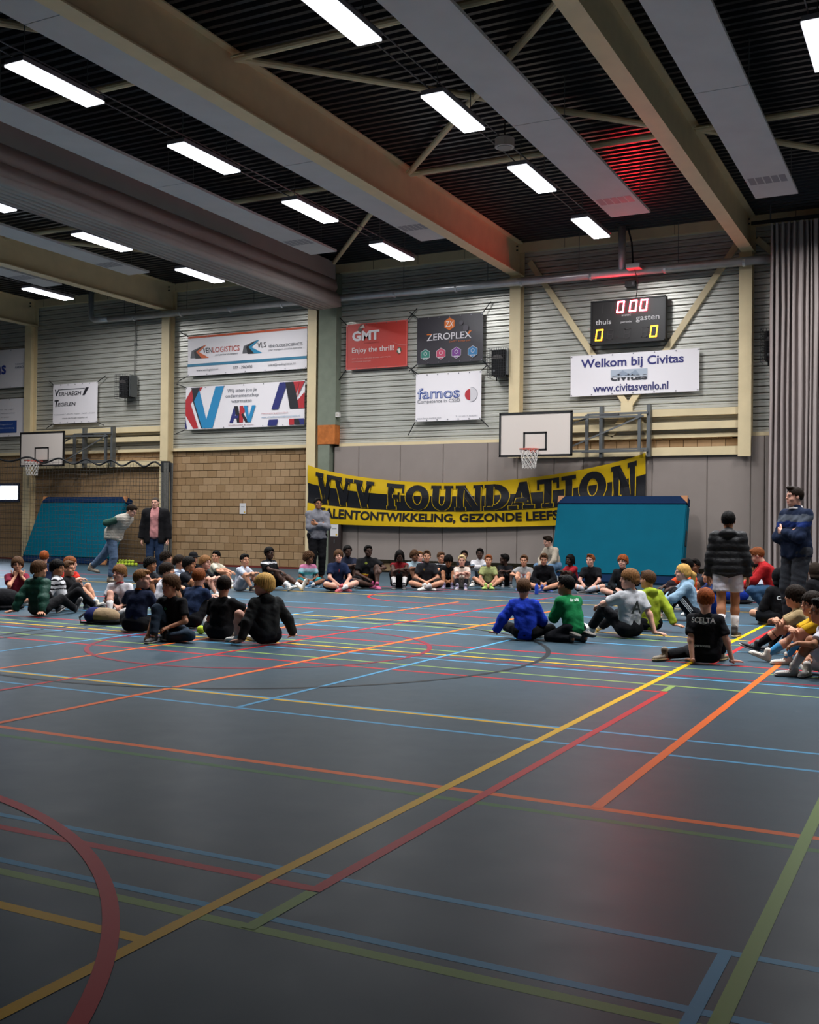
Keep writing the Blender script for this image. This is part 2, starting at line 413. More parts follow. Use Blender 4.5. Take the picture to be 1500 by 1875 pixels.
# ------------------------------------------------------------------ ceiling lights
M_HOUSING = mat('light_housing', '7d7b82', 0.5)
M_DIFF = mat('lit_diffuser', 'ffffff', 0.5, emit='f4f6ff', estr=9.0)
M_LOUVRE = mat('white_lamp_frame', 'd5d6da', 0.5, emit='f4f6ff', estr=1.2)
hm = MB().box(-.175, .175, -.775, .775, .015, .10)
hm_me = hm.mesh('housing', M_HOUSING)
dm = MB().add([(-.165, -.765, .012), (-.165, .765, .012), (.165, .765, .012), (.165, -.765, .012)], [(0, 1, 2, 3)]); dm_me = dm.mesh('diffuser', M_DIFF, fix=False)
fr = MB().box(-.178, -.165, -.778, .778, -.004, .03).box(.165, .178, -.778, .778, -.004, .03).box(-.165, .165, -.778, -.765, -.004, .03).box(-.165, .165, .765, .778, -.004, .03)
fr_me = fr.mesh('frame', M_LOUVRE)
hg = MB().tube([(0, 0, .1), (0, 0, .76)], .008, 5).mesh('hanger', M_STEEL)
rows = {-22.2: 'far left row', -16.95: 'row left of the divider curtain', -11.44: 'row right of the divider curtain', -6.73: 'row above the scoreboard', -1.5: 'right-hand row', 3.7: 'unseen row added beyond the right edge'}  # the last row is out of view, added to light the right side
order = ['nearest', 'second', 'third', 'farthest']
for x, nm in rows.items():
    for k, yc in enumerate((11.08, 14.47, 17.85, 21.32)):
        root = empty('ceiling_light', (x, yc, 7.5))
        link('housing', hm_me, root); link('diffuser', dm_me, root); link('frame', fr_me, root); link('hanger', hg, root, (0, -.6, 0)); link('hanger', hg, root, (0, .6, 0))
        ld = bpy.data.lights.new('tube_light', 'AREA'); ld.shape = 'RECTANGLE'; ld.size = .33; ld.size_y = 1.53; ld.energy = LAMP_W; ld.spread = LAMP_SPREAD[k]; ld.color = (.97, .98, 1.0)
        lo = bpy.data.objects.new('tube_light', ld); COL.objects.link(lo); lo.parent = root; lo.location = (0, 0, .008)
        tag(root, 'lit white ceiling light, %s of the %s' % (order[k], nm), 'ceiling light', 'ceiling light fixtures')
    for s in (-.1, .12):
        c = MB().tube([(x + s, Y0 + .1, 7.66), (x + s, 22.4, 7.66)], .011, 6).build('cable_conduit', mat('conduit', '54555a', .4, .5))
        tag(c, 'thin grey conduit %s above the %s' % ('left' if s < 0 else 'right', nm + ' of lights'), 'conduit', 'conduits above the light rows')
o = MB().tube([(-6.55, 16.06, 7.48), (-6.55, 16.06, 7.62)], .16, 20).build('ceiling_sensor', mat('sensor_white', 'b5afa8', .5))
MB().tube([(-6.55, 16.06, 7.62), (-6.55, 16.06, 8.28)], .012, 6).build('stem', M_BLACK, o)
MB().tube([(-6.55, 16.06, 7.470), (-6.55, 16.06, 7.481)], .12, 20).build('cover', mat('sensor_grey', '8d8986', .5), o)
tag(o, 'round white ceiling sensor hanging between two lights', 'sensor')
# ------------------------------------------------------------------ grey wall pads
M_PAD = mat('grey_wall_pad', '8f847d', 0.8, spec=.2, noise=0.03, nscale=3, bump=0.05, bscale=60)
seams = [-14.85, -14.08, -12.83, -11.59, -10.36, -9.55]
seams2 = [-9.55, -8.6, -7.86, -6.6, -6.2, -4.94, -3.98]
seams3 = [-3.98, -3.68, -2.44, -1.2]
def pad_strip(xs, z1):
    for a, b in zip(xs[:-1], xs[1:]):
        mb = MB(); w = b - a - 0.008
        poly = [(-w / 2, 0.1), (-w / 2, 0.015), (-w / 2 + .015, 0), (w / 2 - .015, 0), (w / 2, 0.015), (w / 2, 0.1)]
        mb.prism([(p[0], p[1]) for p in poly], 'z', 0.34, z1)
        o = mb.build('wall_pad', M_PAD, wall_back, loc=((a + b) / 2, YW - 0.12, 0))
pad_strip(seams, 3.35); pad_strip(seams2, 2.93); pad_strip(seams3, 3.34)

# ------------------------------------------------------------------ green pillar with wood block, cabinet, notices
M_GREEN = mat('grey_green_pillar', '7b8172', 0.9, spec=.15, noise=0.08, nscale=5, bump=0.1, bscale=6)
root = empty('guide_pillar', (-15.02, YW - 0.2, 0))
MB().box(-.28, .28, -.06, .2, 3.93, 8.0).build('upper_panel', M_GREEN, root)
MB().box(-.27, .27, -.065, .2, 3.41, 3.93).build('wood_block', mat('orange_plywood', 'b56a34', 0.7, spec=.2, noise=0.2, nscale=9), root)
MB().box(-.26, .10, -.05, .2, 0.0, 3.41).build('lower_panel', M_GREEN, root)
tag(root, 'grey green guide pillar with an orange plywood block', 'pillar')
o = MB().box(-.05, .05, -.05, .05, -.06, .06).build('wall_switch', M_WHITE, loc=(-14.68, YW - .22, 4.2))
MB().box(-.025, .025, -.058, -.05, -.03, .03).build('button', mat('switch_button', 'b9b2a4', .5), o)
tag(o, 'small cream switch box on the green pillar', 'switch')
o = MB().box(-.19, .19, -.05, .05, 0.02, 1.30).build('wall_cabinet', mat('dark_brown_cabinet', '2b211e', .5), loc=(-14.69, YW - .26, 0))
MB().box(-.01, .01, -.062, -.05, .74, .84).build('handle', M_STEEL, o)
tag(o, 'narrow dark brown cabinet under the yellow banner', 'cabinet')
M_PAPER = mat('white_paper', 'cfcccb', .8)
def notice(x, z, w, h, y, label):
    o = MB().box(-w / 2, w / 2, -.002, .002, -h / 2, h / 2).build('paper_notice', M_PAPER, loc=(x, y, z))
    MB().box(-w * .3, w * .3, -.004, -.002, h * .12, h * .2).build('print', mat('grey_print', '8b8d92', .8), o)
    MB().box(w * .18, w * .4, -.004, -.002, -h * .42, -h * .28).build('emblem', mat('yellow_print', 'c8a52f', .8), o)
    tag(o, label, 'notice', 'paper notices')
notice(-17.92, 1.67, .22, .30, YW - .012, 'white paper notice taped to the block wall')
notice(-14.69, 1.09, .24, .32, YW - .32, 'white paper notice on the dark cabinet')

# ------------------------------------------------------------------ silver duct pipe
M_DUCT = mat('galvanised_duct', 'c9cacb', 0.33, 0.45, noise=0.08, nscale=6)
root = empty('duct_pipe', (-13.4, 24.12, 7.2))
def duct(pts, name, r=.095): MB().tube([(p[0] + 13.4, p[1] - 24.0, p[2] - 7.18) for p in pts], r, 14).build(name, M_DUCT, root, smooth=True)
duct([(-22.6, 24.0, 7.33), (-3.44, 24.0, 7.16)], 'main_run')
duct([(-23.32, 24.0, 8.27), (-23.32, 24.0, 7.48), (-23.27, 24.0, 7.40), (-23.18, 24.0, 7.345), (-22.55, 24.0, 7.33)], 'elbow', .085)
duct([(-6.86, 24.0, 8.27), (-6.86, 24.0, 7.2)], 'riser', .085)
for i in range(8):
    x = -22 + i * 2.35
    MB().tube([(x + 13.4, 0, .08), (x + 13.4, 0, 1.05)], .008, 5).build('hanger', M_STEEL, root)
for i in range(11):
    x = -21.6 + i * 1.75; z = 7.33 - (x + 22.6) * .0088
    MB().tube([(x + 13.4 - .03, 0, z - 7.2), (x + 13.4 + .03, 0, z - 7.2)], .1, 14).build('collar', M_DUCT, root, smooth=False)
tag(root, 'long silver duct pipe along the top of the far wall', 'pipe')
o = MB().box(-.16, .16, -.13, .13, -.05, .05).build('junction_box', mat('grey_junction_box', '9a9090', .5), loc=(-6.5, 23.86, 7.25))
MB().tube([(-.2, .2, .95), (-.1, .15, .6), (-.05, .1, .05)], .02, 6).build('cable', M_CORD, o)
MB().tube([(0, .05, -.05), (.02, .3, -.3), (-.1, .55, -.62)], .008, 5).build('cable', M_CORD, o)
tag(o, 'pale box on the duct above the scoreboard', 'junction box')
o = MB().box(-.12, .12, -.06, .06, -.07, .07).build('cable_box', M_BLACK, loc=(-6.75, YW - .12, 7.0))
MB().box(.05, .09, -.07, -.06, -.03, .03).build('plug', mat('grey_plug', '6e6e70', .5), o)
tag(o, 'small black cable box under the duct', 'cable box')

# ------------------------------------------------------------------ folded divider curtain under the roof
M_CURT = mat('grey_brown_curtain_vinyl', 'a09a95', 0.65, spec=.2, noise=0.05, nscale=1.5)
root = empty('divider_curtain', (-14.83, 23.85, 6.92))
def fold(poly, name, ya=-32.6, yb=0.0, m=M_CURT):
    n = 24; v = []; f = []; k = len(poly)
    for i in range(n + 1):
        yy = ya + (yb - ya) * i / n
        for j, (a, b) in enumerate(poly):
            w = 0.012 * math.sin(yy * 1.7 + j * 1.3)
            v.append((a + w, yy, b + w * .6))
    for i in range(n):
        for j in range(k - 1): f.append((i * k + j, i * k + j + 1, (i + 1) * k + j + 1, (i + 1) * k + j))
    f.append(tuple(range(n * k, n * k + k)))
    MB().add(v, f).build(name, m, root, smooth=True)
def bulge(x0, z0, x1, z1, out, n=8):
    return [(x0 + (x1 - x0) * t + out * math.sin(math.pi * t), z0 + (z1 - z0) * t) for t in (i / n for i in range(n + 1))]
MB().box(-.36, .34, -32.6, 0, .80, 1.24).build('valance', M_CURT, root)
fold(bulge(.30, .80, .34, .46, .09) + [(-.34, .46), (-.34, .80)], 'upper_fold')
fold(bulge(.33, .47, .50, .14, .08) + [(-.36, .14), (-.34, .47)], 'lower_fold')
for i in range(6):
    a = .46 - i * .15
    fold([(a + .06, .16), (a + .05, .05 - .008 * i), (a - .02, .02 + .01 * abs(i - 3)), (a - .09, .05), (a - .09, .16)], 'bottom_pleat')
MB().box(-.42, -.36, -32.6, 0, .12, 1.2).build('far_side', M_CURT, root)
tag(root, 'grey divider curtain folded up in a long bundle under the roof', 'divider curtain')

# ------------------------------------------------------------------ hanging pleated curtain, right
M_DRAPE = mat('mauve_grey_drape', 'a39793', 0.8, spec=.2, noise=0.04, nscale=2)
v = []; f = []; xs = []
x = -3.50; k = 0
while x < 4.5:
    w = rng.uniform(.035, .10); xs += [(x, 23.82 + rng.uniform(-.02, .02)), (x + w * .35, 23.72 + rng.uniform(-.03, .03)), (x + w, 23.74 + rng.uniform(-.03, .03)), (x + w * 1.25, 23.87 + rng.uniform(-.02, .04))]
    x += w * 1.5 + rng.uniform(0, .03)
zs = [0.03, 2.0, 4.0, 6.0, 7.3, 7.85]
for i, z in enumerate(zs):
    for (a, b) in xs: v.append((a + 0.01 * math.sin(z * 2 + a * 9), b, z))
n = len(xs)
for i in range(len(zs) - 1):
    for j in range(n - 1): f.append((i * n + j, i * n + j + 1, (i + 1) * n + j + 1, (i + 1) * n + j))
root = empty('hanging_curtain', (0, 0, 0))
MB().add(v, f).build('drape', M_DRAPE, root, fix=False)
MB().box(-3.9, 4.5, 23.76, 23.82, 7.88, 7.95).build('track', M_BLACK, root)
for i in range(20):
    MB().tube([(-3.4 + i * .3, 23.79, 7.84), (-3.4 + i * .3, 23.79, 7.90)], .012, 5).build('runner', M_STEEL, root)
for i in range(3):
    MB().tube([(-3.5 + i * 2.5, 23.79, 7.95), (-3.5 + i * 2.5, 23.79, 8.28)], .015, 6).build('bracket', M_STEEL, root)
tag(root, 'tall mauve grey pleated curtain hanging at the right edge', 'curtain')

# ------------------------------------------------------------------ crash mats
M_TEAL = mat('teal_mat_vinyl', '005468', 0.7, spec=.08, noise=0.05, nscale=2.5, bump=0.08, bscale=5)
M_NAVY = mat('navy_mat_vinyl', '0a2444', 0.7, spec=.1, noise=0.05, nscale=3)
M_LEATHER = mat('tan_corner_leather', 'a36c40', 0.6, noise=0.08)
def crash_mat(x, y, tilt, w, h, label, rz=0.0):
    root = empty('crash_mat', (x, y, 0.02)); root.rotation_euler = (-tilt, 0, rz)
    th = .3; c = .05
    def slab(z0, z1, m, name):
        b = MB().box(-w / 2, w / 2, 0, th, z0, z1); me = b.mesh(name, m); bm = bmesh.new(); bm.from_mesh(me)
        bmesh.ops.bevel(bm, geom=bm.edges[:], offset=.02, segments=2, affect='EDGES'); bm.to_mesh(me); bm.free(); link(name, me, root)
    slab(0, .2, M_NAVY, 'bottom_band'); slab(.195, h - .19, M_TEAL, 'cushion'); slab(h - .2, h, M_NAVY, 'top_band')
    for sx in (-1, 1):
        for zz, d in ((h, -1), (0, 1)):
            q = .17
            pts = [(sx * (w / 2 + .004), zz), (sx * (w / 2 - q), zz), (sx * (w / 2 + .004), zz + d * q)]
            MB().prism(pts, 'y', -.006, .05).build('corner_patch', M_LEATHER, root)
    MB().box(w / 2, w / 2 + .012, .08, .2, h * .45, h * .62).build('strap', M_BLACK, root)
    return tag(root, label, 'mat', 'crash mats')
crash_mat(-6.74, 23.22, .30, 3.02, 2.06, 'big teal crash mat leaning on the grey pads below the banner')
crash_mat(-23.2, 22.95, .42, 3.35, 2.16, 'big teal crash mat leaning on the blocks behind the net')

# ------------------------------------------------------------------ lit hatch window far left
root = empty('window_1', (-27.35, YW, 2.15))
MB().box(-.63, .63, -.05, .02, -.30, .30).build('frame', mat('navy_window_frame', '1b2a45', .5), root)
MB().box(-.57, .57, -.056, -.05, -.21, .21).build('pane', mat('bright_window_pane', 'ffffff', .3, emit='dce9ff', estr=30), root)
tag(root, 'small bright window with a navy frame in the block wall', kind='structure')

# ------------------------------------------------------------------ backboards
M_BOARD = mat('board_face', 'cfc4bb', 0.6, spec=.3)
M_RIM = mat('orange_rim', 'b8412c', 0.5)
M_NET = mat('white_net_cord', 'c9c4be', 0.8)
def backboard(xc, frame_x0, frame_x1, label):
    root = empty('basketball_backboard', (xc, 23.6, 2.925))
    W, H = 1.82, 1.04
    MB().box(-W / 2, W / 2, 0, .03, 0, H).build('board', M_BOARD, root)
    e = .05; b = MB()
    b.box(-W / 2 - .005, W / 2 + .005, -.012, .04, -.01, e - .01).box(-W / 2 - .005, W / 2 + .005, -.012, .04, H - e + .01, H + .01)
    b.box(-W / 2 - .005, -W / 2 + e - .01, -.012, .04, 0, H).box(W / 2 - e + .01, W / 2 + .005, -.012, .04, 0, H)
    b.build('border', M_BLACK, root)
    q = MB(); a, c, z0, z1, l = -.295, .295, .13, .575, .045
    q.box(a, c, -.004, 0, z1 - l, z1).box(a, c, -.004, 0, z0, z0 + l).box(a, a + l, -.004, 0, z0, z1).box(c - l, c, -.004, 0, z0, z1)
    q.build('target_square', M_BLACK, root)
    ring = MB(); R = .225; yc = -.15 - R; zr = .14
    ring.tube([(R * math.cos(t), yc + R * math.sin(t), zr) for t in (2 * math.pi * i / 28 for i in range(29))], .012, 6, cap=False)
    ring.box(-.07, .07, -.16, -.012, zr - .06, zr + .012)
    rim_o = ring.build('rim', M_RIM, root)
    net = MB(); n = 12
    for s in (-1, 1):
        for i in range(n):
            pts = []
            for k in range(7):
                t = 2 * math.pi * (i + s * k * .5) / n; r = R * (1 - .085 * k + .006 * k * k); pts.append((r * math.cos(t), yc + r * math.sin(t), zr - .075 * k))
            net.tube(pts, .007, 4, cap=False)
    net.build('basket_net', M_NET, rim_o)
    # swing arms to the wall frame
    y1 = .72; f0, f1 = frame_x0 - xc, frame_x1 - xc
    arms = MB()
    for z in (.12, .92): arms.bar((.3, .03, z), (.3, .03 + .3, z), .05, .05)
    arms.bar((.3, .3, .05), (.3, .3, 1.0), .05, .05).bar((-.3, .03, .5), (.3, .3, .5), .04, .04)
    arms.bar((.3, .3, .92), (f1 - .1, .62, .92), .05, .05).bar((.3, .3, .12), (f1 - .1, .62, .12), .05, .05)
    arms.bar((.45, .34, .10), (f1 - .12, .6, .93), .035, .035).bar((.3, .33, .62), (f0 - .3, .5, .9), .035, .035)
    arms.build('swing_arm', M_STEEL, root)
    fr = MB()
    for x in (f0, f1): fr.box(x - .04, x + .04, y1 - .06, y1 + .09, -.02, 1.19)
    for x in (f0 - .33, f1 - .2): fr.box(x - .035, x + .035, y1 - .12, y1 - .05, .12, 1.0)
    fr.bar((f0 - .45, y1 - .08, .12), (f1, y1 - .08, .12), .05, .05).bar((f0, y1 - .1, .17), (f1, y1 - .1, .17), .03, .03).bar((f0 - .33, y1 - .08, 1.0), (f1, y1 - .08, 1.0), .05, .05)
    fr.build('wall_frame', M_STEEL, root)
    MB().tube([(f0, y1 - .1, .96), (f0 + .45, y1 - .1, .97)], .04, 8).build('damper', M_BLACK, root)
    return tag(root, label, 'backboard', 'basketball backboards')
backboard(-8.77, -7.37, -6.24, 'white basketball backboard with an orange rim above the yellow banner')
backboard(-24.74, -23.7, -22.56, 'white basketball backboard behind the net on the far left')

# ------------------------------------------------------------------ sports net on the left
root = empty('sports_net', (-23.0, 22.35, 0)); YN = 0.0
M_NETTING = mat('dark_netting', '3c3a37', 0.9)
mb = MB(); xa, xb = -5.2, 4.05
def ntop(x): return 3.22 - (x - xa) * .045 + .07 * math.sin(x * (3.0 + (x - xa) * .45))
nx = int((xb - xa) / .115)
for i in range(nx + 1):
    x = xa + i * .115
    pts = [(x + .02 * math.sin(z * 2 + x), YN + .05 * math.sin(x * 2.2 + z * .6), z) for z in np.linspace(.03, ntop(x) - .03, 7)]
    mb.tube(pts, .0042, 3, cap=False)
for j in range(27):
    z = .05 + j * .115
    pts = [(x, YN + .05 * math.sin(x * 2.2 + z * .6), z + .02 * math.sin(x * 3)) for x in np.linspace(xa, xb, 40)]
    mb.tube(pts, .0042, 3, cap=False)
tag(mb.build('netting', M_NETTING, root, fix=False), kind='stuff')
MB().tube([(x, YN - .02, ntop(x)) for x in np.linspace(xa, xb, 150)], .028, 5).build('top_cord', M_CORD, root)
b = MB()
for k in range(9):
    x = xb + .02 + rng.uniform(0, .22); y_ = rng.uniform(-.1, .1)
    b.tube([(x, y_, 2.85), (x + rng.uniform(-.03, .03), y_, 1.5), (x + rng.uniform(-.03, .03), y_, .03)], [.05, .03, .035], 6)
b.build('gathered_end', mat('grey_gathered_net', '5d5b56', .9, noise=.4, nscale=60, bump=.6, bscale=90), root)
MB().tube([(xb + .28, 0, .03), (xb + .28, 0, 2.86)], .022, 6).build('end_cord', M_CORD, root)
MB().tube([(xb + .1, 0, 2.62), (xb + .1, 0, 2.9)], .13, 10).build('tie', M_CORD, root)
tag(root, 'dark sports net with a wavy black top cord on the left', 'net')

# ------------------------------------------------------------------ scoreboard
root = empty('scoreboard', (-6.76, YW - .22, 5.585)); W, H = 1.78, 1.04
me = MB().box(-W / 2, W / 2, -.09, .10, 0, H).mesh('case', mat('scoreboard_black', '15100f', .45)); link('case', me, root)
rim = MB()
for a in ((-W / 2, W / 2, 0, .03), (-W / 2, W / 2, H - .03, H)): rim.box(a[0], a[1], -.11, -.09, a[2], a[3])
rim.box(-W / 2, -W / 2 + .03, -.11, -.09, 0, H).box(W / 2 - .03, W / 2, -.11, -.09, 0, H); rim.build('rim', M_BLACK, root)
M_RED = mat('lit_red_digit', 'ff3040', .5, emit='ff2a38', estr=260)
M_AMB = mat('lit_amber_digit', 'ffb020', .5, emit='ffa81c', estr=9)
M_OFF = mat('unlit_digit', '2b2425', .5)
def digit(x, z, w, h, m, segs, name='digit', t=None):
    t = t or w * .17; sk = .12
    mb = MB()
    def seg(xa, xb, za, zb):
        P = [(xa, za), (xb, za), (xb, zb), (xa, zb)]
        mb.add([(x + a + sk * b, -.1, z + b) for a, b in P], [(0, 1, 2, 3)])
    g = t * .12
    S = {'a': (g, w - g, h - t, h), 'd': (g, w - g, 0, t), 'g': (t, w - t, h / 2 - t / 2, h / 2 + t / 2), 'f': (0, t, h / 2 + g, h - g), 'b': (w - t, w, h / 2 + g, h - g), 'e': (0, t, g, h / 2 - g), 'c': (w - t, w, g, h / 2 - g)}
    for s in segs: seg(*S[s])
    return mb.build(name, m, root, fix=False)
for x in (-.27, .03, .28): digit(x, .72, .17, .27, M_RED, 'abcdef')
for x in (-.78, .52): digit(x, .09, .17, .27, M_AMB, 'abcdef')
for x in (-.5, -.1, .32): digit(x, .1, .15, .24, M_OFF, 'abcdefg', 'dark_digit')
for x in (-.75, -.52): digit(x, .73, .15, .24, M_OFF, 'bc', 'dark_digit')
M_SCT = mat('scoreboard_print', 'c9c4c4', .6)
def sct(body, x0, x1, z0, z1, m=M_SCT, **k): wall_text(body, x0, x1, z0, z1, -.1, m, root, **k)
sct('thuis', -.77, -.39, .47, .59, offset=.01); sct('gasten', .20, .75, .46, .61, offset=.01); sct('anatec', -.14, .08, .63, .68); sct('periode', -.16, .1, .46, .52, offset=.01)
tag(root, 'black electronic scoreboard with red and amber zeros', 'scoreboard')

# ------------------------------------------------------------------ loudspeakers in wire cages
def speaker(x, z, label, side=1):
    root = empty('loudspeaker', (x, YW - .05, z))
    poly = [(-.19, 0), (-.19, -.30), (-.13, -.36), (.13, -.36), (.19, -.30), (.19, 0)]
    me = MB().prism([(a * .95, b) for a, b in poly], 'z', -.31, .31).mesh('cabinet', mat('speaker_black', '0b0b0d', .6, spec=.2)); cab = link('cabinet', me, root)
    MB().add([(-.15, -.365, .10), (.15, -.365, .10), (.10, -.37, .18), (0, -.372, .205), (-.10, -.37, .18)], [(0, 1, 2, 3, 4)]).build('horn', mat('speaker_horn', '55504e', .5), cab, fix=False)
    MB().tube([(-.08, -.36, -.2), (-.08, -.375, -.2)], .03, 10).build('badge', M_STEEL, cab)
    g = MB()
    for i in range(9): g.tube([(-.24 + i * .06, -.42, -.36), (-.24 + i * .06, -.42, .36)], .005, 4)
    for i in range(13): g.tube([(-.24, -.42, -.36 + i * .06), (.24, -.42, -.36 + i * .06)], .005, 4)
    for sx in (-.24, .24):
        for i in range(7): g.tube([(sx, -.42, -.36 + i * .12), (sx, 0, -.36 + i * .12)], .005, 4)
        g.tube([(sx, -.2, -.36), (sx, -.2, .36)], .005, 4)
    g.build('cage', mat('cage_wire', '3a3a3c', .5, .5), root)
    MB().box(.22, .26, -.3, 0, -.3, .34).build('bracket', M_STEEL, root)
    MB().tube([(-.12, -.1, -.31), (-.12, -.1, -.42)], .015, 6).build('cable', M_CORD, root)
    tag(root, label, 'loudspeaker', 'caged loudspeakers')
speaker(-22.1, 5.3, 'black caged loudspeaker beside the black and white banner')
speaker(-10.0, 5.3, 'black caged loudspeaker left of the middle column')
speaker(-3.5, 5.3, 'black caged loudspeaker half hidden by the grey curtain')
c = MB().tube([(-21.95, YW - .06, 5.68), (-21.93, YW - .06, 8.0)], .015, 6).build('speaker_cable', mat('grey_cable', '6c6a66', .6))
MB().box(-21.98, -21.88, YW - .07, YW - .04, 6.6, 6.64).build('clip', M_STEEL, c)
tag(c, 'grey cable running up the wall from the left loudspeaker', 'cable')

# ------------------------------------------------------------------ sponsor banners
M_PVC = mat('white_banner_pvc', 'e9e3e5', 0.5, spec=.3, bump=0.25, bscale=1.8)
M_EYE = mat('banner_eyelet', '7a7a80', .4, .6)
YB = YW - .13
def ink(c): return mat('print_' + c, c, 0.55)
class Banner:
    def __init__(s, x0, x1, z0, z1, m, label, cords=(), group='sponsor banners'):
        s.x0, s.x1, s.z0, s.z1 = x0, x1, z0, z1
        s.root = empty('sponsor_banner', ((x0 + x1) / 2, YB, z0)); s.ox, s.oz = (x0 + x1) / 2, z0
        n, k = 16, 8; v = []; f = []
        for i in range(n + 1):
            for j in range(k + 1):
                u, w = i / n, j / k
                v.append((x0 + (x1 - x0) * u - s.ox, .004 * math.sin(u * 9 + w * 5) * math.sin(w * 3.1), z0 + (z1 - z0) * w - s.oz))
        for i in range(n):
            for j in range(k): f.append((i * (k + 1) + j, (i + 1) * (k + 1) + j, (i + 1) * (k + 1) + j + 1, i * (k + 1) + j + 1))
        MB().add(v, f).build('sheet', m, s.root, smooth=True, fix=False)
        e = MB(); c = 7
        for i in range(c):
            for z in (z0 + .03, z1 - .03):
                x = x0 + .03 + (x1 - x0 - .06) * i / (c - 1); e.box(x - s.ox - .012, x - s.ox + .012, -.012, -.006, z - s.oz - .012, z - s.oz + .012)
        e.build('eyelets', M_EYE, s.root)
        for (cx, cz, tx, tz) in cords:
            MB().tube([((x0, x1)[cx] - s.ox, -.004, (z0, z1)[cz] - s.oz), (tx - s.ox, .04, tz - s.oz)], .013, 5).build('cord', M_CORD, s.root)
        s.layer = 0
        tag(s.root, label, 'banner', group)
    def P(s, u, v): return (s.x0 + (s.x1 - s.x0) * u - s.ox, s.z0 + (s.z1 - s.z0) * v - s.oz)
    def poly(s, pts, c, name='print'):
        s.layer += 1; y = -.009 - .0006 * s.layer
        MB().add([(s.P(*p)[0], y, s.P(*p)[1]) for p in pts], [tuple(range(len(pts)))]).build(name, ink(c), s.root, fix=False)
    def rect(s, u0, u1, v0, v1, c): s.poly([(u0, v0), (u1, v0), (u1, v1), (u0, v1)], c)
    def hexa(s, u, v, r, c, asp):
        s.poly([(u + r * math.sin(t) / asp, v + r * math.cos(t)) for t in (math.pi / 3 * i for i in range(6))], c)
    def text(s, body, u0, u1, v0, v1, c, **k):
        s.layer += 1; a = s.P(u0, v0); b = s.P(u1, v1)
        wall_text(body, a[0], b[0], a[1], b[1], -.009 - .0006 * s.layer, ink(c), s.root, **k)
# road logo banner
b = Banner(-19.87, -15.75, 5.52, 6.68, M_PVC, 'white banner with an orange top stripe and two road logos', [(0, 1, -20.2, 6.85), (1, 1, -15.5, 6.9), (0, 0, -20.25, 5.4), (1, 0, -15.5, 5.45)])
b.rect(0, 1, .945, .995, 'c8532b'); b.rect(0, 1, .235, .30, '2f7796')
def road(b, u, v, s, c):
    b.poly([(u, v + .02), (u + .05 * s, v + .02), (u + .035 * s, v + .16 * 1), (u + .12 * s, v + .30), (u + .10 * s, v + .30), (u + .01 * s, v + .2)], '5a5a5e')
    b.poly([(u + .045 * s, v), (u + .10 * s, v), (u + .055 * s, v + .16), (u + .13 * s, v + .32), (u + .115 * s, v + .31), (u + .03 * s, v + .18)], '1d1e22')
    b.poly([(u + .10 * s, v), (u + .165 * s, v), (u + .075 * s, v + .16), (u + .14 * s, v + .325), (u + .125 * s, v + .32), (u + .05 * s, v + .17)], c)
road(b, .025, .43, 1, 'd0612c'); road(b, .475, .45, 1, '2a86ad')
b.text('VEN', .135, .215, .55, .68, '2a2b30'); b.text('LOGISTICS', .22, .45, .55, .68, 'b8402f'); b.text('your partner in transport', .24, .44, .45, .51, '5a5a60', shear=.3)
b.text('VLS', .60, .67, .58, .71, '2a2b30'); b.text('VENLOLOGISTICSERVICES', .69, .965, .56, .63, '4a4b52'); b.text('your transport solution specialist', .69, .965, .47, .53, '5a5a60', shear=.3)
b.text('www.venlogistics.nl', .08, .27, .09, .16, '4a4b52'); b.text('077 - 3960430', .40, .56, .10, .17, '4a4b52'); b.text('sales@venlogistics.nl', .69, .91, .10, .17, '4a4b52')
# big letters banner
b = Banner(-19.92, -15.80, 3.96, 5.20, M_PVC, 'white banner with large red, blue and navy letter shapes', [(0, 1, -20.3, 5.32), (1, 1, -15.52, 5.33), (0, 0, -20.3, 3.86), (1, 0, -15.55, 3.86)])
b.poly([(0, .70), (.06, .98), (.15, .98), (.045, .60), (.115, .02), (.07, .02), (0, .34)], 'b3262e'); b.poly([(.05, .98), (.125, .98), (.11, .78), (.07, .70)], '1d1b22')
b.poly([(0, .28), (.015, .02), (0, .02)], '20266b')
b.poly([(.045, .98), (.07, .98), (.19, .02), (.14, .02), (.06, .70), (.08, .80)], '1d1b22')
b.poly([(.075, .66), (.12, .92), (.185, .22), (.262, .98), (.335, .98), (.24, .02), (.15, .02)], '1f84b6')
b.text('Wij laten jou je', .365, .61, .80, .90, '5b5d66', shear=.12); b.text('ondernemerschap', .35, .625, .68, .78, '5b5d66'); b.text('waarmaken', .40, .57, .58, .66, '5b5d66', shear=.12)
b.poly([(.385, .12), (.425, .50), (.455, .50), (.415, .12)], '262b70'); b.poly([(.425, .50), (.455, .50), (.485, .12), (.45, .12)], '1d1b22'); b.rect(.41, .46, .22, .28, '262b70')
b.poly([(.47, .50), (.50, .50), (.50, .12), (.47, .12)], 'b3262e'); b.poly([(.50, .30), (.545, .50), (.51, .50), (.48, .33)], 'b3262e'); b.poly([(.50, .33), (.55, .12), (.52, .12), (.485, .30)], '1d1b22')
b.poly([(.505, .50), (.535, .50), (.55, .25), (.575, .50), (.605, .50), (.565, .12), (.54, .12)], '1f84b6')
b.text('boekhouden & advies', .38, .59, .05, .085, '9a6a70')
b.poly([(.735, .38), (.80, .98), (.865, .98), (.79, .38)], '23286c'); b.poly([(.845, .98), (.915, .98), (.955, .38), (.885, .38)], '1d1b22'); b.poly([(.91, .98), (.96, .98), (.935, .72)], 'b3262e'); b.poly([(.955, .38), (1, .38), (1, .74), (.945, .56)], 'b3262e')
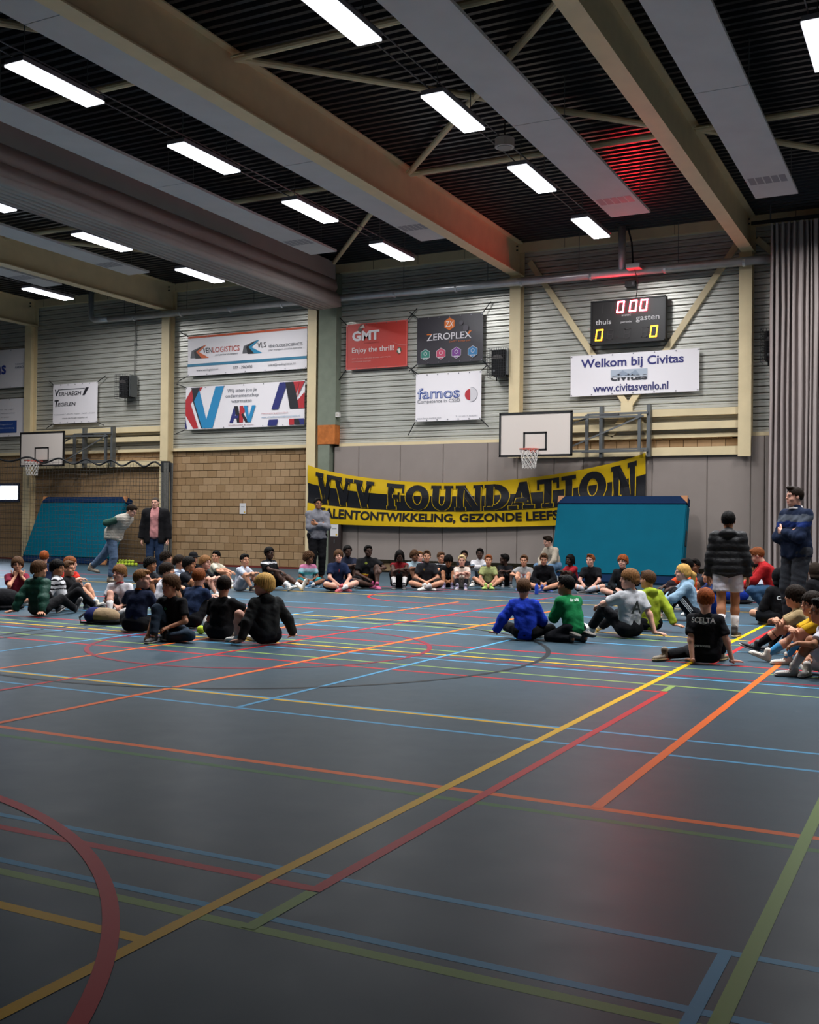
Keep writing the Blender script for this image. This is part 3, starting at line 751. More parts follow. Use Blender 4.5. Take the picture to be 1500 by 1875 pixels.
b.poly([(.94, .62), (1, .98), (.96, .98)], 'b3262e'); b.poly([(.705, .02), (.715, .155), (.79, .155), (.78, .02)], '23286c'); b.rect(.88, .92, .02, .155, 'b3262e'); b.poly([(.92, .155), (.955, .155), (.97, .02), (.925, .02)], '1d1b22'); b.poly([(.955, .155), (1, .155), (1, .02), (.97, .02)], '23286c')
b.text('Nieuwsgierig geworden?', .655, .87, .275, .315, 'a8484e'); b.text('www.vinkadministratiekantoorvenlo.nl', .655, .965, .195, .24, '3f7fa0')
# red banner
M_REDPVC = mat('red_banner_pvc', 'b93a31', 0.5, bump=0.25, bscale=1.8)
b = Banner(-14.50, -12.65, 5.40, 6.62, M_REDPVC, 'red banner with a white slogan beside the green pillar', [(0, 1, -14.75, 6.85), (1, 1, -12.4, 6.9), (0, 0, -14.75, 5.15), (1, 0, -12.3, 5.15)])
for r in ((0, 1, .975, 1), (0, 1, 0, .025), (0, .015, 0, 1), (.985, 1, 0, 1)): b.rect(*r, 'cf5a52')
b.text('GMT', .10, .55, .62, .84, 'd8d2d4', offset=.045); b.text('REVALIDATIE', .3, .55, .555, .58, '8a2c26')
b.text('Enjoy the thrill!', .10, .79, .33, .48, 'dccfcc', offset=.012); b.text('GMT Benelux biedt altijd de juiste oplossing bij', .10, .73, .215, .25, 'cf9c96'); b.text('uiteenlopende trainingen.', .10, .42, .15, .185, 'cf9c96')
b.poly([(.83, .33), (.87, .27), (.91, .34), (.90, .41), (.86, .42)], '3a5a44'); b.poly([(.84, .38), (.88, .40), (.90, .30), (.87, .29)], 'd5d0ca'); b.poly([(.72, .57), (.86, .47), (1, .44), (1, .465), (.86, .49)], 'c0605a')
b.poly([(.19, .86), (.24, .98), (.30, .98), (.27, .88), (.24, .80)], '5a4a40'); b.poly([(.22, .9), (.29, .98), (.31, .9)], 'c4b2a8')
# black banner
M_BLKPVC = mat('charcoal_banner_pvc', '343036', 0.45, bump=0.25, bscale=1.8)
b = Banner(-12.37, -10.51, 5.42, 6.64, M_BLKPVC, 'charcoal banner with an orange hexagon and four coloured hexagons', [(0, 1, -12.62, 6.82), (1, 1, -10.32, 6.9), (0, 0, -12.6, 5.28), (1, 0, -10.35, 5.25)])
A = 1.86 / 1.22
b.hexa(.50, .815, .135, 'd66c1e', A); b.text('ZX', .435, .565, .755, .875, 'e4ddd8', shear=.15)
b.text('ZEROPLEX', .155, .83, .49, .635, 'd2ccd0', offset=.008); b.poly([(.155, .635), (.23, .635), (.225, .61), (.155, .61)], 'd66c1e'); b.poly([(.79, .565), (.835, .64), (.80, .64), (.775, .59)], 'd66c1e'); b.text('Uw ICT is onze zaak', .50, .82, .425, .465, 'c4672a')
for u, c in ((.135, '2f7466'), (.375, 'b0405c'), (.61, '6b2f7c'), (.855, '256d9c')):
    b.hexa(u, .20, .125, 'b8b4b8', A); b.hexa(u, .20, .115, c, A); b.hexa(u, .22, .045, 'c8c4c8', A); b.hexa(u, .22, .035, c, A); b.rect(u - .04, u + .04, .115, .135, 'b8b4b8')
b.hexa(.68, .82, .05, '4b464e', A); b.hexa(.75, .70, .07, '4b464e', A)
# famos banner
b = Banner(-12.39, -10.54, 3.94, 5.17, M_PVC, 'white banner with blue rounded lettering and a half red disc', [(0, 0, -12.62, 3.6), (1, 0, -10.35, 3.75), (0, 1, -12.55, 5.3), (1, 1, -10.4, 5.3)])
b.text('famos', .03, .68, .47, .70, '32488c', offset=.02); b.text('famos', .035, .675, .485, .69, 'b9bcd0', offset=-.022); b.text('Competence in CSSD', .03, .685, .36, .455, '6a6a70')
def disc(b, u, v, r, a0, a1, c, asp): b.poly([(u + r * math.cos(math.radians(t)) / asp, v + r * math.sin(math.radians(t))) for t in np.linspace(a0, a1, 20)], c)
A = 1.85 / 1.23
disc(b, .845, .52, .155, -90, 90, '8a8a90', A); disc(b, .842, .52, .148, -90, 90, 'cdc8cb', A); disc(b, .835, .52, .115, 90, 270, 'b02b33', A)
b.text('www.famos-medical.com', .03, .40, .05, .085, '85858c'); b.text('T +31 (0)77 3540025', .62, .95, .06, .095, '85858c')
# black on white banner
b = Banner(-25.20, -23.34, 4.30, 5.54, M_PVC, 'white banner with bold black slanted lettering on the left', [(0, 1, -25.42, 5.68), (1, 1, -23.05, 5.72), (0, 0, -25.5, 4.18), (1, 0, -23.1, 4.2)])
b.text('V', .045, .15, .70, .87, '26242b', shear=.15, offset=.03); b.text('ERHAEGH', .14, .64, .70, .80, '26242b', shear=.15, offset=.012); b.rect(.12, .72, .855, .868, '26242b'); b.poly([(.67, .69), (.72, .69), (.81, .88), (.74, .88)], '26242b')
b.text('T', .04, .14, .43, .60, '26242b', shear=.15, offset=.03); b.text('EGELEN', .12, .52, .44, .53, '26242b', shear=.15, offset=.012)
b.text('Industriestraat 7 - 5931 PK  Tegelen    Tel 077 - 3731010', .04, .95, .215, .25, '85838a'); b.text('www.verhaegh-tegelen.nl', .22, .78, .11, .15, '45434a')
# two white banners cut by the left edge
b = Banner(-30.6, -26.35, 5.54, 6.78, M_PVC, 'white banner with blue letters cut off at the left edge', [(1, 1, -26.28, 7.1), (1, 0, -26.25, 5.42)])
b.text('ns', .665, .78, .36, .60, '2c3f95', offset=.02); b.text('THINKING', .875, .965, .58, .62, '6b6f86'); b.text('AHEAD', .875, .965, .49, .55, '4c5372', offset=.01)
b = Banner(-30.6, -26.38, 3.96, 5.18, M_PVC, 'white banner with a blue box cut off at the left edge', [(1, 1, -26.28, 5.3)])
b.rect(.45, .91, .10, .42, '23488c'); b.text('Wegenbouw', .72, .87, .30, .345, 'c3cbdd'); b.text('Midden-Limburg', .70, .885, .20, .245, 'c3cbdd')
b.text('voor de regio', .70, .88, .70, .735, '8d8d98'); b.text('met vakmanschap', .68, .89, .60, .635, '8d8d98'); b.text('en passie', .74, .83, .50, .535, '8d8d98')
# welcome banner
b = Banner(-8.20, -5.13, 4.40, 5.385, M_PVC, 'white welcome banner with navy lettering below the scoreboard')
b.text('Welkom bij Civitas', .085, .885, .62, .90, '2a2a6e', offset=.02); b.text('www.civitasvenlo.nl', .185, .77, .08, .27, '2c2c66', offset=.016)
b.rect(.325, .61, .42, .60, 'a9b2be'); b.poly([(.34, .42), (.42, .58), (.47, .48), (.52, .58), (.56, .42)], '8a96a6'); b.text('civitas', .325, .61, .335, .50, '2a2c33', offset=.03)
b.rect(.325, .61, .41, .44, 'bfc4cc')
# ------------------------------------------------------------------ big yellow and black banner, sagging between its corners
VX0, VX1 = -15.55, -6.33
def vtop(x):
    t = (x - VX0) / (VX1 - VX0)
    return 2.86 + .15 * t - 0.585 * (4 * t * (1 - t)) ** 0.85
def vbot(x):
    t = (x - VX0) / (VX1 - VX0)
    return 1.29 + .12 * t - 0.13 * 4 * t * (1 - t)
YV = YW - .19
root = empty('foundation_banner', ((VX0 + VX1) / 2, YV, 1.3)); VOX = (VX0 + VX1) / 2
def vmap(x, v):
    w = .025 * math.sin(v * 9 + x * .6) * (1 - .6 * abs(v - .5))
    return (x - VOX, w - .13 + .11 * (x - VX0) / (VX1 - VX0), vbot(x) + (vtop(x) - vbot(x)) * v - 1.3)
M_VY = mat('yellow_banner_cloth', 'c9a408', 0.5, spec=.3, bump=0.2, bscale=2)
M_VK = mat('black_banner_cloth', '17171b', 0.35, bump=0.2, bscale=2)
def vstrip(v0, v1, m, name, x0=VX0, x1=VX1, dy=0.0, n=60, k=6):
    V = []; F = []
    for i in range(n + 1):
        for j in range(k + 1):
            p = vmap(x0 + (x1 - x0) * i / n, v0 + (v1 - v0) * j / k); V.append((p[0], p[1] + dy, p[2]))
    for i in range(n):
        for j in range(k): F.append((i * (k + 1) + j, (i + 1) * (k + 1) + j, (i + 1) * (k + 1) + j + 1, i * (k + 1) + j + 1))
    MB().add(V, F).build(name, m, root, smooth=True, fix=False)
vstrip(.69, 1, M_VY, 'upper_yellow_field'); vstrip(.345, .69, M_VK, 'black_field'); vstrip(0, .345, M_VY, 'lower_yellow_field')
SER = .13
def stem(x0, x1, w, top=True, bot=True, ov=.07):
    P = [[(x0, 0), (x0 + w, 0), (x1 + w, 1), (x1, 1)]]
    if top: P.append([(x1 - ov, 1 - SER), (x1 + w + ov, 1 - SER), (x1 + w + ov, 1), (x1 - ov, 1)])
    if bot: P.append([(x0 - ov, 0), (x0 + w + ov, 0), (x0 + w + ov, SER), (x0 - ov, SER)])
    return P
def ringpoly(cx, cy, rx, ry, tx, ty, n=20, a0=0, a1=360):
    out = []
    for i in range(n):
        t0 = math.radians(a0 + (a1 - a0) * i / n); t1 = math.radians(a0 + (a1 - a0) * (i + 1) / n)
        out.append([(cx + rx * math.cos(t0), cy + ry * math.sin(t0)), (cx + rx * math.cos(t1), cy + ry * math.sin(t1)), (cx + (rx - tx) * math.cos(t1), cy + (ry - ty) * math.sin(t1)), (cx + (rx - tx) * math.cos(t0), cy + (ry - ty) * math.sin(t0))])
    return out
GL = {'V': stem(.36, .07, .30, bot=False) + stem(.36, .68, .24, bot=False), 'F': stem(.12, .12, .34) + [[(.4, .84), (1, .84), (1, 1), (.4, 1)], [(.88, .66), (1, .66), (1, 1), (.88, 1)], [(.4, .42), (.74, .42), (.74, .58), (.4, .58)], [(.66, .32), (.76, .32), (.76, .68), (.66, .68)]],
      'O': ringpoly(.5, .5, .5, .5, .31, .22), 'U': [[(.08, .38), (.38, .38), (.38, 1), (.08, 1)], [(.66, .38), (.92, .38), (.92, 1), (.66, 1)], [(0, .87), (.46, .87), (.46, 1), (0, 1)], [(.58, .87), (1, .87), (1, 1), (.58, 1)]] + ringpoly(.5, .38, .42, .38, .29, .2, 12, 180, 360),
      'N': stem(.1, .1, .22) + [[(.10, 1), (.36, 1), (.92, 0), (.66, 0)]] + stem(.72, .72, .2, bot=False), 'D': stem(.08, .08, .3) + ringpoly(.38, .5, .62, .5, .32, .19, 12, -90, 90),
      'A': stem(.08, .40, .2, top=False) + stem(.62, .40, .28, top=False) + [[(.25, .25), (.72, .25), (.70, .40), (.3, .40)]], 'T': stem(.33, .33, .34, top=False) + [[(0, .84), (1, .84), (1, 1), (0, 1)], [(0, .64), (.12, .64), (.12, 1), (0, 1)], [(.88, .64), (1, .64), (1, 1), (.88, 1)]],
      'I': stem(.28, .28, .44, ov=.24)}
LET = [('V', -15.28, -14.72), ('V', -14.74, -14.12), ('V', -14.10, -13.48), ('F', -13.14, -12.60), ('O', -12.56, -11.88), ('U', -11.84, -11.22), ('N', -11.18, -10.40), ('D', -10.38, -9.70), ('A', -9.72, -9.02), ('T', -8.99, -8.42), ('I', -8.38, -7.98), ('O', -7.93, -7.26), ('N', -7.16, -6.52)]
LV0, LV1 = .37, .93
def dens(poly, n=3):
    out = []
    for i, p in enumerate(poly):
        q = poly[(i + 1) % len(poly)]
        for k in range(n): out.append((p[0] + (q[0] - p[0]) * k / n, p[1] + (q[1] - p[1]) * k / n))
    return out
def grow(poly, dx, dy):
    cx = sum(p[0] for p in poly) / len(poly); cy = sum(p[1] for p in poly) / len(poly)
    return [(p[0] + (dx if p[0] > cx else -dx), p[1] + (dy if p[1] > cy else -dy)) for p in poly]
for ch, xa, xb in LET:
    for g, (m, nm) in enumerate(((M_VY, 'letter_outline'), (M_VK, 'letter'))):
        mb = MB()
        for pi, poly in enumerate(GL[ch]):
            P = grow(poly, .022 / (xb - xa), .014) if g == 0 else poly
            q = [vmap(xa + (xb - xa) * u, LV0 + (LV1 - LV0) * v) for u, v in dens(P)]
            mb.add([(p[0], p[1] - (.010 if g == 0 else .018) - .0002 * pi, p[2]) for p in q], [tuple(range(len(q)))])
        mb.build(nm, m, root, fix=False)
def vwarp(x, v): p = vmap(x, v); return (p[0], p[2])
v_, f_, w_ = text_mesh('TALENTONTWIKKELING, GEZONDE LEEFSTIJL', offset=.035)
P_ = [(lambda p: (p[0], p[1] - .012, p[2]))(vmap(-15.2 + 7.35 * a / w_, .055 + .245 * b)) for a, b in v_]
for vs, fs in islands(P_, f_): MB().add(vs, fs).build('small_letter', M_VK, root, fix=False)
for x, z in ((VX0, 2.86), (VX1, 3.01)):
    MB().tube([(x - VOX, 0, z - 1.3), (x - VOX + (.12 if x > -10 else -.15), .08, z - 1.3 + .06)], .012, 5).build('cord', M_CORD, root)
tag(root, 'large yellow and black banner sagging across the padded wall', 'banner')
# tennis balls by the left mat
bm = bmesh.new(); bmesh.ops.create_icosphere(bm, subdivisions=2, radius=.05); me = bpy.data.meshes.new('tennis_ball'); bm.to_mesh(me); bm.free(); me.materials.append(mat('lime_ball_felt', 'b4c832', .9)); me.polygons.foreach_set('use_smooth', [True] * len(me.polygons))
# ------------------------------------------------------------------ people: smooth implicit bodies turned into meshes
def surface_nets(d, org, h):
    """mesh the zero level of the distance grid d; returns vertices and quads"""
    s = d < 0
    nx, ny, nz = d.shape
    c = np.zeros((nx - 1, ny - 1, nz - 1), np.uint8)
    for i in (0, 1):
        for j in (0, 1):
            for k in (0, 1): c += s[i:nx - 1 + i, j:ny - 1 + j, k:nz - 1 + k]
    act = np.argwhere((c > 0) & (c < 8))
    if len(act) == 0: return np.zeros((0, 3)), []
    idx = np.full(c.shape, -1, np.int64); idx[tuple(act.T)] = np.arange(len(act))
    off = np.array([(i, j, k) for i in (0, 1) for j in (0, 1) for k in (0, 1)])
    val = np.stack([d[tuple((act + o).T)] for o in off], 1)
    acc = np.zeros((len(act), 3)); cnt = np.zeros(len(act))
    for a in range(8):
        for b in range(a + 1, 8):
            if np.abs(off[a] - off[b]).sum() != 1: continue
            va, vb = val[:, a], val[:, b]; m = (va < 0) != (vb < 0)
            t = np.where(m, va / np.where(m, va - vb, 1), 0)
            acc += np.where(m[:, None], off[a] + t[:, None] * (off[b] - off[a]), 0); cnt += m
    V = (act + acc / cnt[:, None]) * h + org
    Q = []
    for ax in range(3):
        sl0 = [slice(None)] * 3; sl1 = [slice(None)] * 3; sl0[ax] = slice(0, -1); sl1[ax] = slice(1, None)
        e = np.argwhere(s[tuple(sl0)] != s[tuple(sl1)])
        o1, o2 = [(1, 2), (2, 0), (0, 1)][ax]
        e = e[(e[:, o1] > 0) & (e[:, o2] > 0) & (e[:, o1] < d.shape[o1] - 1) & (e[:, o2] < d.shape[o2] - 1)]
        if len(e) == 0: continue
        u = np.zeros(3, int); u[o1] = 1; w = np.zeros(3, int); w[o2] = 1
        q = np.stack([idx[tuple((e - u - w).T)], idx[tuple((e - w).T)], idx[tuple(e.T)], idx[tuple((e - u).T)]], 1)
        flip = ~s[tuple(e.T)]; q[flip] = q[flip][:, ::-1]
        Q.append(q)
    return V, np.concatenate(Q)
def V3(*a): return np.array(a, float)
class Blob:
    """smooth union of cones and ellipsoids"""
    def __init__(s, k=0.03): s.p = []; s.k = k; s.cut = []; s.mod = None
    def cone(s, a, b, r1, r2, flat=False): s.p.append(('c', np.asarray(a, float), np.asarray(b, float), r1, r2, flat)); return s
    def ell(s, c, r, k=None): s.p.append(('e', np.asarray(c, float), np.asarray(r, float), k)); return s
    def sub(s, c, r): s.p.append(('s', np.asarray(c, float), np.asarray(r, float), None)); return s
    def mesh(s, h):
        lo = np.min([np.minimum(p[1], p[2]) - max(p[3], p[4]) if p[0] == 'c' else p[1] - p[2] for p in s.p if p[0] != 's'], 0) - 2.5 * h - .02
        hi = np.max([np.maximum(p[1], p[2]) + max(p[3], p[4]) if p[0] == 'c' else p[1] + p[2] for p in s.p if p[0] != 's'], 0) + 2.5 * h + .02
        n = np.ceil((hi - lo) / h).astype(int) + 1
        ax = [(lo[i] + h * np.arange(n[i])).astype(np.float32) for i in range(3)]
        D = np.full(n, 1.0, np.float32)
        for p in s.p:
            if p[0] == 'c':
                m = max(p[3], p[4]) + s.k + 2 * h; a0, b0 = np.minimum(p[1], p[2]) - m, np.maximum(p[1], p[2]) + m
            else: a0, b0 = p[1] - p[2] - s.k - 2 * h, p[1] + p[2] + s.k + 2 * h
            i0 = np.maximum(0, np.floor((a0 - lo) / h).astype(int)); i1 = np.minimum(n, np.ceil((b0 - lo) / h).astype(int) + 1)
            X, Y, Z = np.meshgrid(*[ax[i][i0[i]:i1[i]] for i in range(3)], indexing='ij')
            if p[0] == 'c':
                a, b = p[1], p[2]; ba = b - a; L2 = max(1e-9, ba @ ba)
                px, py, pz = X - a[0], Y - a[1], Z - a[2]
                t = (px * ba[0] + py * ba[1] + pz * ba[2]) / L2
                tc = np.clip(t, 0, 1.15 if p[5] else 1)
                dd = np.sqrt((px - tc * ba[0]) ** 2 + (py - tc * ba[1]) ** 2 + (pz - tc * ba[2]) ** 2) - (p[3] + (p[4] - p[3]) * np.clip(tc, 0, 1))
                if p[5]: dd = np.maximum(dd, (t - 1) * math.sqrt(L2))
            else:
                c, r = p[1], p[2]; x, y, z = (X - c[0]) / r[0], (Y - c[1]) / r[1], (Z - c[2]) / r[2]
                k0 = np.sqrt(x * x + y * y + z * z) + 1e-6; k1 = np.sqrt((x / r[0]) ** 2 + (y / r[1]) ** 2 + (z / r[2]) ** 2) + 1e-6
                dd = k0 * (k0 - 1) / k1
            sl = tuple(slice(i0[i], i1[i]) for i in range(3)); cur = D[sl]; k = p[3] if (p[0] != 'c' and p[3]) else s.k
            if p[0] == 's':
                hh = np.clip(.5 - .5 * (cur + dd) / k, 0, 1); D[sl] = cur * (1 - hh) + (-dd) * hh + k * hh * (1 - hh)
            else:
                hh = np.clip(.5 + .5 * (cur - dd) / k, 0, 1); D[sl] = cur * (1 - hh) + dd * hh - k * hh * (1 - hh)
        if s.cut or s.mod is not None:
            X, Y, Z = np.meshgrid(*ax, indexing='ij')
            if s.mod is not None: D = s.mod(D, X, Y, Z)
            for (pt, nrm) in s.cut: D = np.maximum(D, (X - pt[0]) * nrm[0] + (Y - pt[1]) * nrm[1] + (Z - pt[2]) * nrm[2])
        return surface_nets(D, lo, h)
def mesh_from(name, V, Q, mats, smooth=True, mi=None):
    me = bpy.data.meshes.new(name); nv, nq = len(V), len(Q)
    me.vertices.add(nv); me.vertices.foreach_set('co', np.asarray(V, np.float32).ravel())
    q = np.asarray(Q, np.int32); me.loops.add(nq * 4); me.loops.foreach_set('vertex_index', q.ravel())
    me.polygons.add(nq); me.polygons.foreach_set('loop_start', np.arange(0, nq * 4, 4, dtype=np.int32))
    for m in mats: me.materials.append(m)
    if mi is not None: me.polygons.foreach_set('material_index', np.asarray(mi, np.int32))
    me.polygons.foreach_set('use_smooth', np.ones(nq, bool)); me.update(calc_edges=True); me.validate()
    return me

# ---- head template (0.235 m high, looking along +Y)
def head_template():
    bb = Blob(.03)
    bb.ell((0, -.012, .030), (.074, .094, .088)).ell((0, .028, -.045), (.056, .060, .066)).ell((0, .056, -.086), (.026, .024, .022))
    bb.ell((0, .068, .032), (.050, .018, .014), .02).ell((.038, .056, -.028), (.024, .022, .020), .02).ell((-.038, .056, -.028), (.024, .022, .020), .02)
    bb.p += [('s', V3(.031, .100, .010), V3(.018, .016, .011), .010), ('s', V3(-.031, .100, .010), V3(.018, .016, .011), .010)]
    bb.p += [('e', V3(0, .090, .006), V3(.009, .014, .024), .012), ('e', V3(0, .100, -.017), V3(.015, .014, .011), .010)]
    bb.p += [('e', V3(.076, -.006, -.002), V3(.010, .020, .030), .008), ('e', V3(-.076, -.006, -.002), V3(.010, .020, .030), .008)]
    bb.p += [('e', V3(0, .083, -.052), V3(.024, .010, .0055), .006), ('e', V3(0, .081, -.062), V3(.020, .010, .006), .006)]
    bb.p += [('c', V3(0, -.020, -.05), V3(0, -.028, -.13), .050, .050, False)]
    V, Q = bb.mesh(.0072)
    cen = V[Q].mean(1); mi = np.zeros(len(Q), int)
    mi[(np.abs(cen[:, 0]) < .023) & (cen[:, 1] > .082) & (cen[:, 2] > -.068) & (cen[:, 2] < -.047)] = 1
    Vs, Qs, Ms = [V], [Q], [mi]; n = len(V)
    def ball(c, r, m):
        nonlocal n
        W, P = Blob(.001).ell(c, r).mesh(max(.0022, r[0] / 3.2)); Vs.append(W); Qs.append(P + n); Ms.append(np.full(len(P), m)); n += len(W)
    for sx in (-1, 1):
        ball((sx * .031, .0745, .010), (.0125, .012, .0068), 2); ball((sx * .0305, .0835, .010), (.0066, .0042, .0060), 3)
        ball((sx * .032, .0868, .0285), (.018, .006, .0042), 4)
    return np.concatenate(Vs), np.concatenate(Qs), np.concatenate(Ms)
HEAD = head_template()
# ---- hands: right hand, wrist at origin, fingers +Y, palm facing -Z, thumb at -X
def hand_template(curl, spread):
    b = Blob(.008)
    b.cone((0, -.02, 0), (0, .012, 0), .021, .022)
    for x in (-.026, -.009, .009, .025): b.cone((x * .6, .012, 0), (x, .078 if abs(x) < .02 else .072, 0), .014, .0125)
    for x, L in ((-.028, .068), (-.0095, .076), (.0095, .071), (.027, .055)):
        a = math.radians(spread) * x / .028; p = V3(x, .076 if abs(x) < .02 else .070, 0); th = 0
        for seg, fr in enumerate((.45, .31, .24)):
            th += math.radians(curl) * (.8, 1.1, .8)[seg]
            q = p + V3(math.sin(a) * math.cos(th), math.cos(a) * math.cos(th), -math.sin(th)) * L * fr
            b.cone(p, q, .0092 - .0012 * seg, .0086 - .0012 * seg); p = q
    p = V3(-.02, .022, -.006)
    for seg, (dx, dy, dz, L) in enumerate(((-.75, .6, -.25, .042), (-.45, .85, -.3, .032), (-.2, .9, -.35, .024))):
        q = p + V3(dx, dy, dz) * L; b.cone(p, q, .0125 - .0015 * seg, .0112 - .0015 * seg); p = q
    return b.mesh(.0062)
HANDS = {'flat': hand_template(8, 14), 'relaxed': hand_template(28, 5), 'fist': hand_template(72, 0)}
# ---- shoe: ankle at origin, toe +Y, sole down
def shoe_template():
    b = Blob(.03)
    b.ell((0, -.035, -.035), (.036, .045, .045)).ell((0, .06, -.048), (.040, .085, .030)).ell((.004, .135, -.055), (.040, .045, .024)).cone((0, -.02, .0), (0, -.015, .035), .040, .042)
    b.cut = [((0, 0, -.078), (0, 0, -1))]
    V, Q = b.mesh(.0095)
    c = Blob(.02); c.ell((0, -.035, -.068), (.040, .052, .016)).ell((.002, .06, -.068), (.044, .10, .016)).ell((.004, .14, -.066), (.043, .048, .017)); c.cut = [((0, 0, -.082), (0, 0, -1))]
    W, P = c.mesh(.0095)
    l = Blob(.004)
    for i in range(4): l.cone((-.022, .035 + .022 * i, -.014 - .006 * i), (.022, .035 + .022 * i, -.014 - .006 * i), .006, .006)
    U, R = l.mesh(.006)
    return np.concatenate([V, W, U]), np.concatenate([Q, P + len(V), R + len(V) + len(W)]), np.concatenate([np.zeros(len(Q), int), np.ones(len(P), int), np.full(len(R), 2)])
SHOE = shoe_template()
# ---- hair styles in the head frame
def hair_template(style):
    b = Blob(.012); cut = []
    if style in ('short', 'buzz', 'afro', 'quiff'):
        e = {'short': .013, 'buzz': .006, 'afro': .022, 'quiff': .012}[style]
        b.ell((0, -.014, .032), (.074 + e, .094 + e, .088 + e)); cut = [((0, 0, .012), (0, .70, -1))]
        if style == 'quiff': b.ell((0, .055, .112), (.05, .045, .026), .02)
        if style == 'short': b.ell((0, .05, .098), (.055, .04, .022), .02)
    elif style in ('mop', 'bob', 'curly', 'bigcurly', 'dreads', 'long'):
        e = {'mop': .022, 'bob': .026, 'curly': .026, 'bigcurly': .040, 'dreads': .020, 'long': .016}[style]
        zc = {'mop': -.004, 'bob': -.030, 'curly': .0, 'bigcurly': -.02, 'dreads': -.01, 'long': -.01}[style]
        sl = {'mop': .48, 'bob': .60, 'curly': .5, 'bigcurly': .62, 'dreads': .55, 'long': .80}[style]
        b.ell((0, -.016, .034), (.074 + e, .094 + e, .088 + e)); b.ell((0, -.035, -.01), (.076 + e * .8, .075 + e, .075)); cut = [((0, 0, zc), (0, sl, -1))]
    if style == 'dreads':
        for i in range(18):
            t = math.radians(40 + 280 * i / 17 - 0); x, y = .092 * math.sin(t), .108 * math.cos(t) * .9 - .012
            if y > .05: continue
            b.cone((x, y, .03), (x * 1.12, y * 1.1, -.09), .011, .009)
        cut = []
        b.p.append(('s', V3(0, .10, -.02), V3(.075, .075, .085), .01))
    nz = {'curly': (.011, 150), 'bigcurly': (.014, 130), 'afro': (.004, 260), 'mop': (.0022, 120), 'short': (.0018, 150)}.get(style)
    base_cut = cut[0] if cut else None
    def locks(D, X, Y, Z):
        A = np.arctan2(X, Y + .02); r = np.sqrt(X * X + Y * Y)
        if nz: D = D + nz[0] * np.sin(nz[1] * X + 1) * np.sin(nz[1] * Y) * np.sin(nz[1] * Z + 2)
        if style in ('mop', 'bob', 'short', 'quiff', 'long'):
            D = D - .0016 * np.sin(A * 23 + Z * 12) - .0014 * np.sin(A * 41 - Z * 18 + 1.3)
        if base_cut is not None:
            (p0, n0) = base_cut; rag = .010 * np.sin(A * 13 + 1) + .007 * np.sin(A * 31) + (.012 * np.sin(X * 38 + .8) if style in ('mop', 'short', 'quiff') else 0)
            D = np.maximum(D, ((X - p0[0]) * n0[0] + (Y - p0[1]) * n0[1] + (Z - p0[2]) * n0[2] + rag) / math.sqrt(n0[1] ** 2 + 1))
        return D
    b.mod = locks; b.cut = []
    V, Q = b.mesh(.0058)
    if style == 'long':
        t = Blob(.02); t.cone((0, -.10, .02), (.01, -.16, -.03), .035, .038).cone((.01, -.16, -.03), (.02, -.15, -.16), .038, .030).cone((.02, -.15, -.16), (.02, -.14, -.27), .030, .010)
        W, P = t.mesh(.009); Q = np.concatenate([Q, P + len(V)]); V = np.concatenate([V, W])
    if style == 'hat':
        t = Blob(.006); t.ell((0, -.012, .055), (.092, .108, .085)).ell((0, -.005, .03), (.125, .14, .018)); W, P = t.mesh(.008); V, Q = W, P
    return V, Q
def hat_template():
    t = Blob(.006); t.ell((0, -.012, .058), (.090, .106, .080)).ell((0, -.002, .035), (.122, .138, .016)); t.sub((0, .02, -.06), (.08, .12, .085)); return t.mesh(.008)
def hood_template():
    t = Blob(.02); t.ell((0, -.030, .025), (.108, .115, .125)).ell((0, -.04, -.08), (.10, .09, .06)); t.sub((0, .12, .0), (.075, .13, .10)); return t.mesh(.010)
HAIRS = {}
def hair_mesh(style):
    if style not in HAIRS:
        V, Q = hat_template() if style == 'hat' else hood_template() if style == 'hood' else hair_template(style)
        HAIRS[style] = mesh_from('hair', V, Q, [None])
    return HAIRS[style]
HAIRC = {'black': '0b0908', 'dark': '1a120c', 'brown': '46301f', 'auburn': '6a3a1e', 'red': '7a3d1c', 'blond': 'b08a4c', 'pale': 'b59d74', 'tan': '6b4a2c', 'grey': '3c352f'}
SKINC = {'fair': 'c69480', 'light': 'b98468', 'tan': '9a6748', 'brown': '6d4630', 'dark': '3c261c'}
def hair_mat(c):
    """strands: noise stretched along the height of the head"""
    name = 'hair_' + c
    if name in MATS: return MATS[name]
    m = mat(name, HAIRC[c], .6, spec=.06); nt = m.node_tree; bs = nt.nodes['Principled BSDF']; col = lin(HAIRC[c])
    tc = nt.nodes.new('ShaderNodeTexCoord'); mp = nt.nodes.new('ShaderNodeMapping'); mp.inputs['Scale'].default_value = (150, 150, 28)
    n = nt.nodes.new('ShaderNodeTexNoise'); n.inputs['Scale'].default_value = 1.0; n.inputs['Detail'].default_value = 3
    nt.links.new(tc.outputs['Object'], mp.inputs['Vector']); nt.links.new(mp.outputs['Vector'], n.inputs['Vector'])
    r = nt.nodes.new('ShaderNodeValToRGB'); r.color_ramp.elements[0].position = .3; r.color_ramp.elements[1].position = .7
    r.color_ramp.elements[0].color = (*[v * .55 for v in col], 1); r.color_ramp.elements[1].color = (*[min(1, v * 1.45) for v in col], 1)
    nt.links.new(n.outputs['Fac'], r.inputs['Fac']); nt.links.new(r.outputs['Color'], bs.inputs['Base Color'])
    bp = nt.nodes.new('ShaderNodeBump'); bp.inputs['Strength'].default_value = .35; bp.inputs['Distance'].default_value = .006
    nt.links.new(n.outputs['Fac'], bp.inputs['Height']); nt.links.new(bp.outputs['Normal'], bs.inputs['Normal'])
    return m
